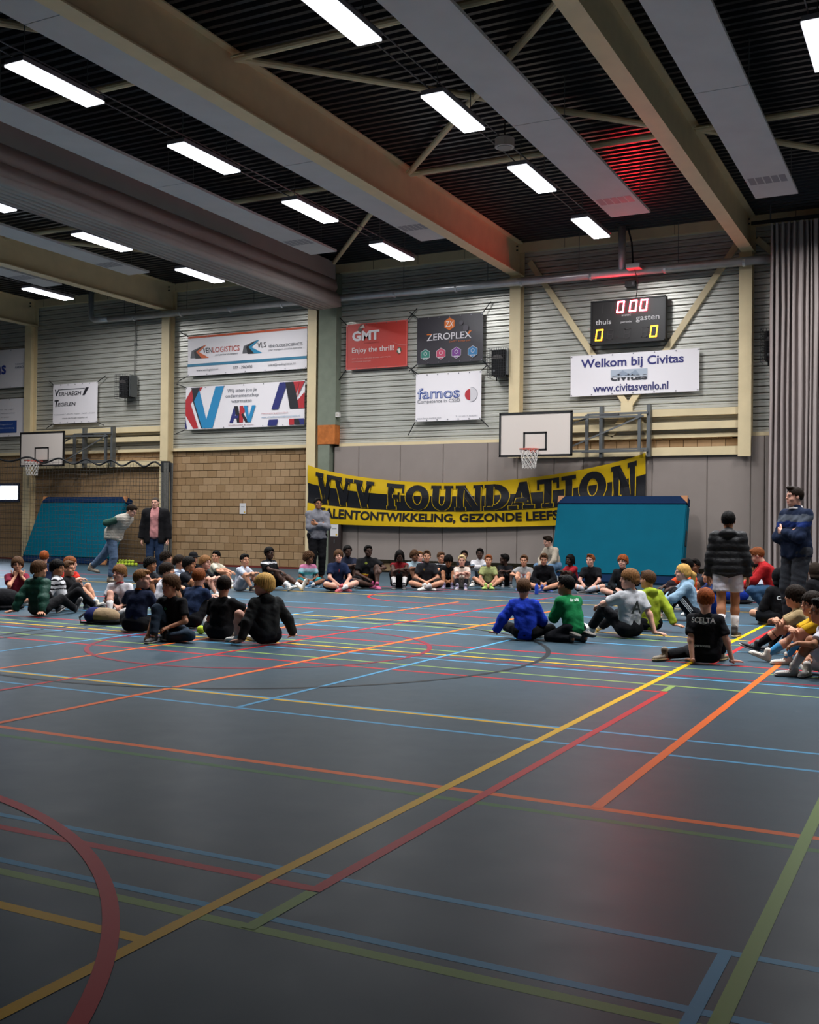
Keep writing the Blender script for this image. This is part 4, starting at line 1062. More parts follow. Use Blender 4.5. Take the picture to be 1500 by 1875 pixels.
def skin_mats(c):
    base = SKINC[c]
    lip = {'fair': 'a8625a', 'light': '9c5a4e', 'tan': '824a3c', 'brown': '5a342a', 'dark': '3f241f'}[c]
    return [mat('skin_' + c, base, .6, noise=.05, nscale=20, spec=.25), mat('lips_' + c, lip, .45), mat('eye_white', '9c918a', .5, spec=.2), mat('eye_iris', '140f0d', .5, spec=.2), mat('brow_' + c, {'fair': '5a4028', 'light': '38271a'}.get(c, '1b130f'), .7)]
def cloth(c, pat=None):
    """woven cloth; pat = list of (z0, z1, colour) bands in the person's own height coordinate"""
    if not pat: return mat('cloth_' + c, c, .9, noise=.12, nscale=9, bump=.6, bscale=13, spec=.1)
    name = 'cloth_%s_%s' % (c, '_'.join(p[2] for p in pat))
    if name in MATS: return MATS[name]
    m = bpy.data.materials.new(name); m.use_nodes = True; nt = m.node_tree; bs = nt.nodes['Principled BSDF']; bs.inputs['Roughness'].default_value = .9; bs.inputs['Specular IOR Level'].default_value = .1
    tc = nt.nodes.new('ShaderNodeTexCoord'); sp = nt.nodes.new('ShaderNodeSeparateXYZ'); nt.links.new(tc.outputs['Object'], sp.inputs[0])
    nz = nt.nodes.new('ShaderNodeTexNoise'); nz.inputs['Scale'].default_value = 12; nt.links.new(tc.outputs['Object'], nz.inputs['Vector'])
    ma = nt.nodes.new('ShaderNodeMath'); ma.operation = 'MULTIPLY_ADD'; ma.inputs[1].default_value = .06; nt.links.new(nz.outputs['Fac'], ma.inputs[0]); nt.links.new(sp.outputs['Z'], ma.inputs[2])
    r = nt.nodes.new('ShaderNodeValToRGB'); r.color_ramp.interpolation = 'CONSTANT'; e = r.color_ramp.elements
    e[0].position = 0; e[0].color = (*lin(c), 1); e[1].position = .999; e[1].color = (*lin(c), 1)
    for z0, z1, cc in pat:
        k = e.new(min(.99, (z0 + .03) * .5)); k.color = (*lin(cc), 1); k = e.new(min(.995, (z1 + .0299) * .5)); k.color = (*lin(c), 1)
    hf = nt.nodes.new('ShaderNodeMath'); hf.operation = 'MULTIPLY'; hf.inputs[1].default_value = .5; nt.links.new(ma.outputs[0], hf.inputs[0]); nt.links.new(hf.outputs[0], r.inputs['Fac']); nt.links.new(r.outputs['Color'], bs.inputs['Base Color'])
    n2 = nt.nodes.new('ShaderNodeTexNoise'); n2.inputs['Scale'].default_value = 14; nt.links.new(tc.outputs['Object'], n2.inputs['Vector'])
    bp = nt.nodes.new('ShaderNodeBump'); bp.inputs['Strength'].default_value = .4; bp.inputs['Distance'].default_value = .02; nt.links.new(n2.outputs['Fac'], bp.inputs['Height']); nt.links.new(bp.outputs['Normal'], bs.inputs['Normal'])
    MATS[name] = m; return m
_shoe_cache = {}
def shoe_mesh(c, sole, lace):
    k = (c, sole, lace)
    if k not in _shoe_cache: _shoe_cache[k] = mesh_from('shoe', SHOE[0], SHOE[1], [mat('shoe_' + c, c, .6), mat('sole_' + sole, sole, .6), mat('lace_' + lace, lace, .8)], mi=SHOE[2])
    return _shoe_cache[k]
def nrm(v): v = np.asarray(v, float); return v / max(1e-9, np.linalg.norm(v))
def ik(a, t, l1, l2, pole):
    a = np.asarray(a, float); t = np.asarray(t, float); d = t - a; L = np.linalg.norm(d); Lm = (l1 + l2) * .995
    if L > Lm: t = a + d * (Lm / L); d = t - a; L = Lm
    L = max(L, abs(l1 - l2) * 1.05 + 1e-4); u = d / max(1e-9, np.linalg.norm(d)); x = (l1 * l1 - l2 * l2 + L * L) / (2 * L); hgt = math.sqrt(max(0, l1 * l1 - x * x))
    pl = np.asarray(pole, float); pl = nrm(pl - (pl @ u) * u); return a + u * x + pl * hgt, t
def frame(y, z):
    y = nrm(y); z = np.asarray(z, float); z = nrm(z - (z @ y) * y); return np.stack([np.cross(y, z), y, z], 1)
def mx(v): return np.array([-v[0], v[1], v[2]])
# poses of the right side; the left side is mirrored. ankle, knee pole, toe direction, foot up
LEGS = {'knees': ((.10, .42, .078), (.15, .3, 1), (.1, 1, 0), (0, 0, 1)), 'wide': ((.17, .40, .078), (.7, .3, 1), (.3, 1, 0), (0, 0, 1)),
        'cross': ((-.05, .27, .065), (1, .25, .22), (-.85, .45, -.05), (.35, -.1, 1)), 'cross2': ((-.04, .36, .065), (1, .3, .25), (-.7, .6, -.05), (.35, -.1, 1)),
        'long': ((.10, .66, .07), (.2, 0, 1), (.25, .28, .95), (0, -1, .3)), 'bent': ((.12, .56, .075), (.2, .2, 1), (.1, .9, .35), (0, -.3, 1)),
        'kneel': ((.11, -.10, .06), (.35, 1, -.2), (.15, -1, -.15), (0, .15, -1)), 'fold': ((-.02, .20, .06), (1, .4, .05), (-.6, -.6, 0), (.3, -.1, 1)), 'splay': ((.30, -.02, .06), (.7, 1, -.1), (.5, -.8, 0), (.2, 0, 1)),
        'diamond': ((.07, .36, .065), (1, .25, .6), (.35, .9, .05), (.1, 0, 1)), 'stand': ((.085, .0, .078), (0, 1, 0), (.22, 1, 0), (0, 0, 1)), 'squat': ((.14, .10, .078), (.4, 1, .4), (.3, 1, 0), (0, 0, 1)), 'walk': ((.06, -.17, .10), (0, 1, 0), (0, 1, -.2), (0, .2, 1))}
# hand target, elbow pole, hand direction (None = along the forearm), palm normal, shape
ARMS = {'fold': ((-.09, .36, .42), (1, -.2, -.4), (-1, .15, 0), (0, 0, -1), 'relaxed'), 'fold2': ((-.03, .40, .40), (1, -.2, -.4), (-.9, .3, -.2), (0, 0, -1), 'relaxed'), 'feet': ((.06, .30, .14), (1, -.1, .1), None, (-.4, 0, -1), 'relaxed'), 'lap': ((.05, .24, .19), (1, -.5, 0), None, (-.5, 0, -1), 'relaxed'),
        'back': ((.27, -.25, .045), (.5, -1, .3), (.45, -.85, -.05), (0, 0, -1), 'flat'), 'side': ((.34, .02, .045), (.7, -.6, .4), (.6, .8, -.05), (0, 0, -1), 'flat'), 'knee': ((.13, .37, .36), (1, -.2, -.2), (.1, .9, -.3), (0, 0, -1), 'relaxed'), 'shin': ((.05, .42, .25), (1, 0, -.2), (-.6, .6, -.3), (-.5, -.5, 0), 'relaxed'),
        'chin': ((.05, .18, .50), (1, 0, -.8), (-.1, .1, 1), (0, -1, 0), 'fist'), 'hang': ((.25, .04, .58), (.3, -1, 0), None, (-1, 0, 0), 'relaxed'), 'crossed': ((-.05, .135, .97), (1, .0, -.6), (-1, -.25, .12), (0, -1, .2), 'relaxed'), 'down': ((.16, .38, .14), (.8, -.3, 0), None, (0, 0, -1), 'relaxed'), 'behind': ((.06, -.16, .72), (1, -.6, 0), None, (0, 1, 0), 'relaxed')}
PEOPLE = []
def person(x, y, phi, H, label, legs=('knees', 'knees'), arms=('fold', 'fold'), lean=12, tw=0, side=0, head=None, pitch=0, skin='light', hair=('short', 'brown'),
           top=('tee', '1b1b1e'), bottom=('shorts', '17181b'), shoes=('dcd8d2', 'c9c5be', 'dcd8d2'), socks=None, hood=False, quilt=0, pz=None, group='children sitting on the floor', off={}, extra=None, collar=None, adult=False):
    """phi: facing, 0 = towards the photographer, +90 = towards the right of the hall as seen from there; head: the same for the face"""
    d = math.hypot(x, y); tc = np.array([-x, -y]) / d; rt = np.array([y, -x]) / d; a = math.radians(phi); hd = math.cos(a) * tc + math.sin(a) * rt
    rz = math.atan2(-hd[0], hd[1]); root = empty('person', (x, y, 0), rz); s = H / 1.5; h = max(.011, min(.021, .00098 * (d + 1)))
    stand = legs[0] in ('stand', 'walk'); P0 = V3(0, 0, (pz if pz is not None else (.118 if not stand else .80))) * s
    def dr(f): t = math.radians(lean * f); r = math.radians(side * f); return nrm((math.sin(r), math.sin(t), math.cos(t) * math.cos(r)))
    P1 = P0 + .15 * s * dr(.5); P2 = P1 + .155 * s * dr(1.0); NB = P2 + .115 * s * dr(1.15)
    def rot(v, ang): c, q = math.cos(math.radians(ang)), math.sin(math.radians(ang)); return np.array([v[0] * c - v[1] * q, v[0] * q + v[1] * c, v[2]])
    R0 = V3(1, 0, 0); R2 = rot(R0, tw); R1 = nrm(R0 + R2); dn = -dr(1.1)
    SH = [NB + R2 * (sg * .140 * s) + dn * .048 * s for sg in (1, -1)]; HP = [P0 + R0 * (sg * .078 * s) for sg in (1, -1)]
    if adult: SH = [NB + R2 * (sg * .150 * s) + dn * .05 * s for sg in (1, -1)]
    KN, AN, TOE, UPF = [], [], [], []
    for i, sg in enumerate((1, -1)):
        an, pl, toe, up = LEGS[legs[i]]; an = off.get('footR' if i == 0 else 'footL', an)
        f = (lambda v: np.asarray(v, float)) if sg == 1 else (lambda v: mx(v))
        k_, a_ = ik(HP[i], f(an) * s, .365 * s, .365 * s, f(pl)); k_[2] = max(k_[2], .055 * s); KN.append(k_); AN.append(a_); TOE.append(f(toe)); UPF.append(f(up))
    EL, WR, HD = [], [], []
    for i, sg in enumerate((1, -1)):
        t_, pl, hdir, pn, sh = ARMS[arms[i]]; t_ = off.get('handR' if i == 0 else 'handL', t_)
        f = (lambda v: np.asarray(v, float)) if sg == 1 else (lambda v: mx(v))
        e_, w_ = ik(SH[i], f(t_) * s, .250 * s, .215 * s, f(pl)); EL.append(e_); WR.append(w_); HD.append((f(hdir) if hdir is not None else w_ - e_, f(pn), sh))
    w = 1.04 if adult else 1.0
    def torso(bl, e, low=True):
        for sg in (1, -1):
            bl.cone(P0 + R0 * sg * .045 * s, P1 + R1 * sg * .048 * s, .088 * s * w + e, .078 * s * w + e); bl.cone(P1 + R1 * sg * .048 * s, P2 + R2 * sg * .056 * s, .078 * s * w + e, .084 * s * w + e)
            bl.cone(P2 + R2 * sg * .056 * s, NB + R2 * sg * .04 * s + dn * .045 * s, .084 * s * w + e, .055 * s + e)
        bl.cone(SH[0], SH[1], .047 * s + e, .047 * s + e)
    hs = (.222 if not adult else .238) * (.94 + .06 * s) / .235
    hdir_ang = 0 if head is None else head - phi
    # local heading of the face: +phi turns to the person's left in local terms
    ha = math.radians(hdir_ang); pt = math.radians(pitch)
    fwd = np.array([-math.sin(ha) * math.cos(pt), math.cos(ha) * math.cos(pt), -math.sin(pt)]) if True else None
    upv = nrm(dr(.5) + V3(0, 0, .8)); HF = frame(fwd, upv)
    HC = NB + nrm(dr(.9) + V3(0, 0, .6)) * (.035 * s) + HF @ V3(0, .026, .118) * hs
    # body
    bl = Blob(.028 * s); torso(bl, -.004)
    bl.cone(NB + dn * .02, HC + HF @ V3(0, -.022, -.07) * hs, .044 * s, .043 * s)
    for i in (0, 1):
        bl.cone(SH[i], EL[i], .043 * s * w, .034 * s * w); bl.cone(EL[i], WR[i], .035 * s * w, .024 * s); bl.cone(HP[i], KN[i], .074 * s * w, .050 * s * w); bl.cone(KN[i], KN[i] + (AN[i] - KN[i]) * .35, .049 * s, .050 * s); bl.cone(KN[i] + (AN[i] - KN[i]) * .35, AN[i], .050 * s, .031 * s)
    bl.cut = [((0, 0, .004), (0, 0, -1))]
    V, Q = bl.mesh(h); Ms = np.zeros(len(Q), int)
    Vh = (HEAD[0] * hs) @ HF.T + HC; Q = np.concatenate([Q, HEAD[1] + len(V)]); Ms = np.concatenate([Ms, HEAD[2]]); V = np.concatenate([V, Vh])
    for i, sg in enumerate((1, -1)):
        hv, hq = HANDS[HD[i][2]]; F = frame(HD[i][0], -HD[i][1]); sc = .95 * s ** .7
        pts = hv * sc * np.array([sg, 1, 1]); pts = pts @ F.T + WR[i]; q = hq if sg == 1 else hq[:, ::-1]
        Q = np.concatenate([Q, q + len(V)]); Ms = np.concatenate([Ms, np.zeros(len(q), int)]); V = np.concatenate([V, pts])
    V[:, 2] = np.maximum(V[:, 2], .002)
    link('body', mesh_from('body', V, Q, skin_mats(skin), mi=Ms), root)
    # hair
    if hair:
        o = link('hair' if hair[0] not in ('hat', 'hood') else hair[0], hair_mesh(hair[0]), root); M4 = Matrix.Identity(4)
        for r_ in range(3):
            for c_ in range(3): M4[r_][c_] = HF[r_, c_] * hs
            M4[r_][3] = HC[r_]
        o.matrix_local = M4; o.material_slots[0].link = 'OBJECT'; o.material_slots[0].material = hair_mat(hair[1]) if hair[0] not in ('hat', 'hood') else cloth(hair[1])
    # upper garment
    kind, tcol = top[0], top[1]; pat = top[2] if len(top) > 2 else None
    bl = Blob(.03 * s); e = {'tee': .013, 'long': .015, 'tank': .010, 'hoodie': .021, 'puffer': .024, 'jacket': .026, 'vest': .028}[kind]
    torso(bl, e * s)
    if stand or off.get('hem'):
        for sg in (1, -1): bl.cone(P0 + V3(sg * .055, 0, .06) * s, P0 + V3(sg * .062, 0, -off.get('hem', .055)) * s, .100 * s * w + e, (.106 if not adult else .098) * s * w + e, True)
    bl.cone(NB + dn * .02, NB + (HC - NB) * .22, .048 * s + e * .6, .046 * s + e * .4)
    if hood: bl.ell(NB - dr(1) * .0 + rot(V3(0, -.075, .01), tw) * s, (.085 * s, .06 * s, .055 * s))
    for i in (0, 1):
        if kind == 'tank' or kind == 'vest': continue
        if kind == 'tee': bl.cone(SH[i], SH[i] + (EL[i] - SH[i]) * .72, .050 * s * w + e, .052 * s * w + e, True)
        else: bl.cone(SH[i], EL[i], .047 * s * w + e, .040 * s * w + e); bl.cone(EL[i], EL[i] + (WR[i] - EL[i]) * .96, .040 * s * w + e, .030 * s + e * .8, True)
    bl.cut = [((0, 0, .006), (0, 0, -1))]
    fz = float(rng.uniform(0, 6))
    if kind != 'puffer' and not quilt: bl.mod = lambda D, X, Y, Z: D - .0028 * s * np.sin(34 * Z + 9 * np.sin(11 * X + fz) + 6 * Y) - .002 * s * np.sin(47 * (X + Z * .5) + 7 * np.sin(13 * Z + fz))
    if quilt: bl.mod = lambda D, X, Y, Z: D - .010 * s * np.abs(np.sin(np.pi * Z / (quilt * s)))
    if kind == 'tank': bl.k = .022 * s
    V, Q = bl.mesh(h); so = link({'tee': 't_shirt', 'long': 'sweater', 'tank': 'tank_top', 'hoodie': 'hoodie', 'puffer': 'puffer_jacket', 'jacket': 'jacket', 'vest': 'vest'}[kind], mesh_from('top', V, Q, [cloth(tcol, pat) if kind != 'puffer' else mat('nylon_' + tcol, tcol, .55, noise=.1, bump=.5, bscale=18, spec=.2)]), root)
    if kind == 'vest':
        bl = Blob(.02)
        for i in (0, 1): bl.cone(SH[i], EL[i], .062 * s, .055 * s); bl.cone(EL[i], EL[i] + (WR[i] - EL[i]) * .96, .055 * s, .042 * s, True)
        V, Q = bl.mesh(h); link('sleeves', mesh_from('sleeves', V, Q, [cloth(collar or '2f4a40')]), root)
    elif collar:
        bl = Blob(.008); c0 = NB + (HC - NB) * .16; n_ = 10; nk = nrm(HC - NB); f_ = frame(nk, V3(0, 1, .2))
        pts = [c0 + f_ @ V3(math.cos(t) * .058 * s, -.010 * s * math.cos(2 * t), math.sin(t) * .060 * s) for t in (2 * math.pi * j / n_ for j in range(n_ + 1))]
        for p_, q_ in zip(pts[:-1], pts[1:]): bl.cone(p_, q_, .013 * s, .013 * s)
        V, Q = bl.mesh(min(h, .012)); link('collar', mesh_from('collar', V, Q, [cloth(collar)]), so)
    # lower garment
    bl = Blob((.03 if not stand else .014) * s); bc = bottom[1]; long_ = bottom[0] in ('pants', 'jeans'); e = .012 * s if long_ else .016 * s
    bl.cone(HP[0], HP[1], .090 * s * w + e, .090 * s * w + e); bl.cone(P0, P0 + (P1 - P0) * .5, .10 * s * w, .092 * s * w)
    for i in (0, 1):
        if long_: bl.cone(HP[i], KN[i], .078 * s * w + e, .055 * s * w + e); bl.cone(KN[i], KN[i] + (AN[i] - KN[i]) * .93, .055 * s * w + e, .043 * s + e, True)
        else: bl.cone(HP[i], HP[i] + (KN[i] - HP[i]) * (.80 if not stand else .72), .080 * s * w + e, .078 * s + e * 1.4, True)
    bl.cut = [((0, 0, .003), (0, 0, -1))]
    bl.mod = lambda D, X, Y, Z: D - .0025 * s * np.sin(30 * Y + 8 * np.sin(12 * Z + fz) + 10 * X)
    V, Q = bl.mesh(h); bo = link({'pants': 'trousers', 'jeans': 'jeans', 'shorts': 'shorts'}[bottom[0]], mesh_from('bottoms', V, Q, [cloth(bc)]), root)
    if bottom[0] != 'shorts' and len(bottom) > 2:                     # side stripes down the leg
        for i, sg in enumerate((1, -1)):
            for j in (-1, 0, 1):
                m_ = MB()
                for a_, b_, ra, rb in ((HP[i], KN[i], .078, .055), (KN[i], AN[i], .055, .043)):
                    ax_ = nrm(b_ - a_); o_ = nrm(np.cross(ax_, V3(0, 1, 0)) * 1.0 + 1e-6) * sg; o_ = o_ if o_[0] * sg > 0 else -o_
                    if abs(o_[0]) < .2: o_ = V3(sg, 0, 0)
                    o_ = nrm(o_ - (o_ @ ax_) * ax_); z_ = np.cross(ax_, o_)
                    m_.tube([tuple(a_ + (b_ - a_) * t + o_ * ((ra + (rb - ra) * t) * s + .013 * s) + z_ * j * .020 * s) for t in (.12, .5, .92)], .006 * s, 5)
                m_.build('stripe', mat('white_stripe', 'd8d6d4', .8), bo)
    # socks and shoes
    for i in (0, 1):
        d_ = AN[i] - KN[i]
        if socks and not (long_ and socks[1] < .9):
            st = 1 - socks[1]; ps = [KN[i] + d_ * t for t in np.linspace(st, 1.0, 5)]; rs = [(.0545 if t < .38 else .0545 - (t - .38) / .62 * .019) * s for t in np.linspace(st, 1.0, 5)]
            MB().tube([tuple(p_) for p_ in ps], rs, 12).build('sock', cloth(socks[0]), root, smooth=True)
        if shoes:
            o = link('shoe', shoe_mesh(*shoes), root); F = frame(TOE[i], UPF[i]); sc = (.92 if not adult else 1.0) * s ** .6; M4 = Matrix.Identity(4)
            for r_ in range(3):
                for c_ in range(3): M4[r_][c_] = F[r_, c_] * sc
                M4[r_][3] = AN[i][r_]
            lowest = (SHOE[0] * sc) @ F.T + AN[i]; M4[2][3] += max(0, .001 - lowest[:, 2].min()); o.matrix_local = M4
    if extra: extra(root, dict(so=so, s=s, P0=P0, P1=P1, P2=P2, NB=NB, HC=HC, HF=HF, hs=hs, SH=SH, EL=EL, WR=WR, KN=KN, AN=AN, R2=R2, dr=dr, e=e))
    tag(root, label, 'person', group); PEOPLE.append(root)
    return root
def glasses(root, K):
    m = MB()
    for sx in (-1, 1):
        m.tube([tuple(K['HC'] + K['HF'] @ V3(sx * .031 + .021 * math.cos(t), .098, .008 + .016 * math.sin(t)) * K['hs']) for t in (2 * math.pi * j / 12 for j in range(13))], .0022, 5)
        m.tube([tuple(K['HC'] + K['HF'] @ V3(sx * .052, .096, .012) * K['hs']), tuple(K['HC'] + K['HF'] @ V3(sx * .080, .0, .012) * K['hs'])], .002, 5)
    m.tube([tuple(K['HC'] + K['HF'] @ V3(-.011, .101, .01) * K['hs']), tuple(K['HC'] + K['HF'] @ V3(.011, .101, .01) * K['hs'])], .0022, 5)
    m.build('glasses', M_BLACK, root)
def back_print(body, w, hgt, up, color, sgn=-1, dist=.118, name='lettering', x=0.0):
    """lettering curved round the back (sgn=-1) or chest (sgn=1) of a shirt"""
    def f(root, K):
        s = K['s']; v, fc, tw_ = text_mesh(body, offset=.02); c = K['P2'] + (K['NB'] - K['P2']) * up; ax = K['dr'](1.05); rv = K['R2'] * (-sgn) * -1 if sgn < 0 else -K['R2']
        rv = K['R2'] if sgn < 0 else -K['R2']; outv = np.cross(rv, ax); P = []
        for a_, b_ in v:
            u = (a_ / tw_ - .5) * w + x; hh = (b_ - .5) * hgt
            P.append(tuple(c + rv * u * s + ax * hh * s + outv * (dist - u * u * 1.6) * s))
        m_ = mat('print_cloth_' + color, color, .8)
        for vs, fs in islands(P, fc): MB().add(vs, fs).build('letter' if name == 'lettering' else name, m_, K['so'], fix=False)
    return f
def many(*fs):
    def f(root, K):
        for g in fs: g(root, K)
    return f
def open_coat(root, K):
    """black coat worn open over the chest"""
    s = K['s']; b_ = Blob(.03 * s); e = .046
    for sg in (1, -1):
        b_.cone(K['P0'] - V3(0, 0, .10) * s + V3(sg * .055 * s, 0, 0), K['P1'] + V3(sg * .05 * s, 0, 0), .11 * s + e, .088 * s + e); b_.cone(K['P1'] + V3(sg * .05 * s, 0, 0), K['P2'] + V3(sg * .06 * s, 0, 0), .088 * s + e, .094 * s + e)
        b_.cone(K['P2'] + V3(sg * .06 * s, 0, 0), K['NB'] + V3(sg * .05 * s, 0, -.045 * s), .094 * s + e, .06 * s + e)
    b_.cone(K['SH'][0], K['SH'][1], .05 * s + e, .05 * s + e)
    for i in (0, 1): b_.cone(K['SH'][i], K['EL'][i], .053 * s + e, .045 * s + e); b_.cone(K['EL'][i], K['EL'][i] + (K['WR'][i] - K['EL'][i]) * .97, .045 * s + e, .035 * s + e, True)
    b_.cut = [(K['P0'] - V3(0, 0, .16) * s, (0, 0, -1))]
    b_.mod = lambda D, X, Y, Z: np.maximum(D, np.minimum(.075 * s - np.abs(X), Y - .02) * 1.0)
    V, Q = b_.mesh(.016); link('coat', mesh_from('coat', V, Q, [cloth('161517')]), root)
# ------------------------------------------------------------------ the people, positions in metres
STAFF = 'grown-ups standing or crouching around the children'
W_SHOE = ('d6d2cb', 'bdb8ae', 'd6d2cb'); K_SHOE = ('1b1b1e', '8f8b86', '2a2a2c'); 
# --- left cluster
person(-6.38, 9.22, -145, 1.33, 'blond child with glasses in a black hoodie leaning on both hands', legs=('knees', 'wide'), arms=('side', 'side'), lean=8, tw=-10, head=-95, skin='fair', hair=('bob', 'blond'), top=('hoodie', '252626'), hood=True, extra=glasses, off={'handR': (.40, -.02, .045), 'handL': (.34, .06, .045)})
person(-7.05, 9.28, 152, 1.24, 'child in a plain black t-shirt seen from behind beside the blond child', legs=('knees', 'cross'), arms=('knee', 'lap'), lean=14, head=175, skin='light', hair=('short', 'dark'), top=('tee', '161618'), socks=('8a8886', .35), shoes=('aaa6a2', 'c4bfb8', 'aaa6a2'))
person(-7.46, 9.01, -25, 1.26, 'child in black t-shirt and blue jeans with one knee raised', legs=('knees', 'fold'), arms=('down', 'lap'), lean=10, head=-48, skin='light', hair=('mop', 'brown'), top=('tee', '1a1a1c'), bottom=('jeans', '2e3a48'), shoes=K_SHOE, off={'handR': (.20, .30, .10), 'footR': (.10, .36, .078)}, extra=back_print('o', .035, .035, .1, '3f9a66', 1, .108, x=-.05))
person(-8.33, 9.39, 150, 1.32, 'child in a navy football shirt with an orange collar from behind', legs=('cross', 'cross2'), arms=('feet', 'knee'), lean=16, head=75, skin='fair', hair=('short', 'tan'), top=('tee', '1c2338'), collar='c65a1e', shoes=K_SHOE)
person(-8.14, 10.13, 140, 1.35, 'child in a dark blue top hugging bare knees behind the jeans', legs=('knees', 'knees'), arms=('fold', 'fold'), lean=24, head=160, skin='fair', hair=('short', 'auburn'), top=('long', '1d2a44'))
person(-9.93, 10.89, -8, 1.22, 'child in a white football shirt with red shoulder stripes looking left', legs=('knees', 'cross'), arms=('lap', 'lap'), lean=8, head=-38, skin='fair', hair=('mop', 'tan'), top=('tee', 'c9c4c8', [(.46, .475, '9a2432'), (.49, .505, '9a2432')]), collar='8a2432', socks=('c9c4c2', .6))
person(-10.79, 10.29, 138, 1.33, 'child in a dark green puffer jacket leaning back on the hands', legs=('long', 'bent'), arms=('back', 'back'), lean=-6, head=105, skin='light', hair=('mop', 'brown'), top=('puffer', '173d31'), bottom=('pants', '141416'), quilt=.12, shoes=K_SHOE, collar='1a1c1c')
person(-11.20, 11.08, 82, 1.29, 'black haired child in a white and black striped jacket', legs=('bent', 'knees'), arms=('back', 'back'), lean=-12, head=60, skin='tan', hair=('mop', 'black'), top=('jacket', 'b9b9bc', [(.3, .32, '1d1d20'), (.36, .38, '1d1d20'), (.42, .44, '1d1d20')]), bottom=('pants', '121214'), shoes=K_SHOE)
person(-12.75, 12.74, 30, 1.22, 'auburn haired child in a red shirt half hidden on the left', lean=12, head=70, skin='fair', hair=('mop', 'auburn'), top=('tee', 'a8281f'))
person(-11.49, 11.59, 62, 1.22, 'child in black leaning back with one bare knee up', legs=('bent', 'knees'), arms=('back', 'back'), lean=-16, head=55, skin='light', hair=('short', 'brown'), top=('tee', '161618'), socks=('8fa3b8', .3), shoes=('c8bfae', 'b0a898', 'c8bfae'))
person(-12.45, 11.41, 12, 1.31, 'child in a maroon football shirt holding both hands to the chin', legs=('cross', 'cross2'), arms=('chin', 'chin'), lean=14, head=0, skin='light', hair=('mop', 'brown'), top=('tee', '6a2030', [(.49, .52, 'c9c2c4')]), shoes=W_SHOE)
person(-14.22, 13.65, 175, 1.34, 'ginger haired child in navy at the back on the left', lean=10, head=178, skin='fair', hair=('short', 'red'), top=('tee', '1a2238'))
person(-10.09, 11.87, 105, 1.22, 'child with dark hair in a white t-shirt in profile', lean=16, head=85, skin='light', hair=('mop', 'dark'), top=('tee', 'c3bfc4'))
person(-11.66, 13.40, 40, 1.22, 'black haired child peeking out between two others', lean=12, head=60, skin='tan', hair=('curly', 'black'), top=('tee', '232428'))
person(-12.69, 15.01, 120, 1.32, 'tall dark haired child at the back of the left group', lean=8, head=100, skin='light', hair=('curly', 'dark'), top=('tee', '2b2c30'))
person(-11.79, 14.26, 55, 1.26, 'dark haired child in a pale patterned shirt looking right', lean=12, head=62, skin='light', hair=('mop', 'dark'), top=('tee', '9aa3b0', [(.3, .33, '4a5568'), (.4, .43, '4a5568')]))
person(-10.95, 13.47, 60, 1.28, 'black haired child in dark clothes beside the hat wearer', lean=12, head=70, skin='tan', hair=('mop', 'black'), top=('tee', '1c1d22'))
person(-12.99, 16.20, 20, 1.24, 'child wearing a black bucket hat and black top', lean=12, head=25, skin='light', hair=('hat', '121214'), top=('hoodie', '141416'))
person(-11.13, 14.10, 62, 1.30, 'child in a black t-shirt resting bare arms on the knees', arms=('fold', 'fold'), lean=14, head=48, skin='fair', hair=('mop', 'tan'), top=('tee', '18191b', [(.30, .34, '5a6068')]))
person(-12.88, 16.73, 70, 1.29, 'black haired child in a cream shirt with bare knees', arms=('knee', 'knee'), lean=10, head=-25, skin='light', hair=('short', 'black'), top=('tee', 'b9b3a0'), socks=('c5c2bd', .3))
# --- far row
person(-11.68, 15.98, 50, 1.25, 'dark haired child in a pale grey t-shirt hugging the knees by the block wall', lean=14, head=35, skin='light', hair=('short', 'black'), top=('tee', 'aab0bd'), bottom=('shorts', '9a9aa2'), shoes=K_SHOE)
person(-11.53, 16.70, 52, 1.52, 'dark skinned child in a loose black shirt with white trainers', legs=('bent', 'long'), arms=('knee', 'side'), lean=-4, head=40, skin='dark', hair=('afro', 'black'), top=('tee', '131315', [(.50, .53, 'a9a9ac')]), bottom=('shorts', '101012'), socks=('d0cccb', .35), shoes=W_SHOE)
person(-11.43, 17.87, 18, 1.25, 'curly haired child in a pink and turquoise shirt', legs=('cross', 'cross2'), arms=('lap', 'lap'), lean=12, head=50, skin='brown', hair=('bigcurly', 'brown'), top=('tee', '8aa5b0', [(.38, .6, 'b5708e'), (.24, .30, '4f9aa0')]), bottom=('shorts', '2b7a80'), shoes=('2f5a78', 'b8c0c6', '2f5a78'), socks=('c9c6c4', .3))
person(-10.36, 17.19, 22, 1.48, 'child with a dark fringe in a navy football shirt and pink shoes', legs=('cross', 'cross2'), arms=('feet', 'feet'), lean=18, head=10, skin='fair', hair=('mop', 'brown'), top=('tee', '18223c'), bottom=('shorts', '161c30'), shoes=('a8424a', 'c8606a', 'd0a0a0'), socks=('cfcac8', .4), extra=back_print('III', .02, .06, .2, 'a84048', 1, .108))
person(-11.00, 18.68, 8, 1.59, 'dark skinned child in a navy shirt sitting behind the fringe', lean=14, head=20, skin='dark', hair=('afro', 'black'), top=('tee', '1a1e2c'))
person(-10.30, 18.30, 12, 1.63, 'dark skinned child in a black shirt with a bright striped band', legs=('cross', 'knees'), arms=('lap', 'knee'), lean=6, head=20, skin='dark', hair=('short', 'black'), top=('tee', '141416', [(.235, .262, 'a04a28'), (.262, .290, 'b8902c'), (.21, .235, '5a8a2c')]), bottom=('shorts', '101013'), shoes=('a8446a', 'b86080', 'c08098'), extra=many(back_print('o', .045, .045, .45, 'a8b43a', 1, .108, x=-.05)))
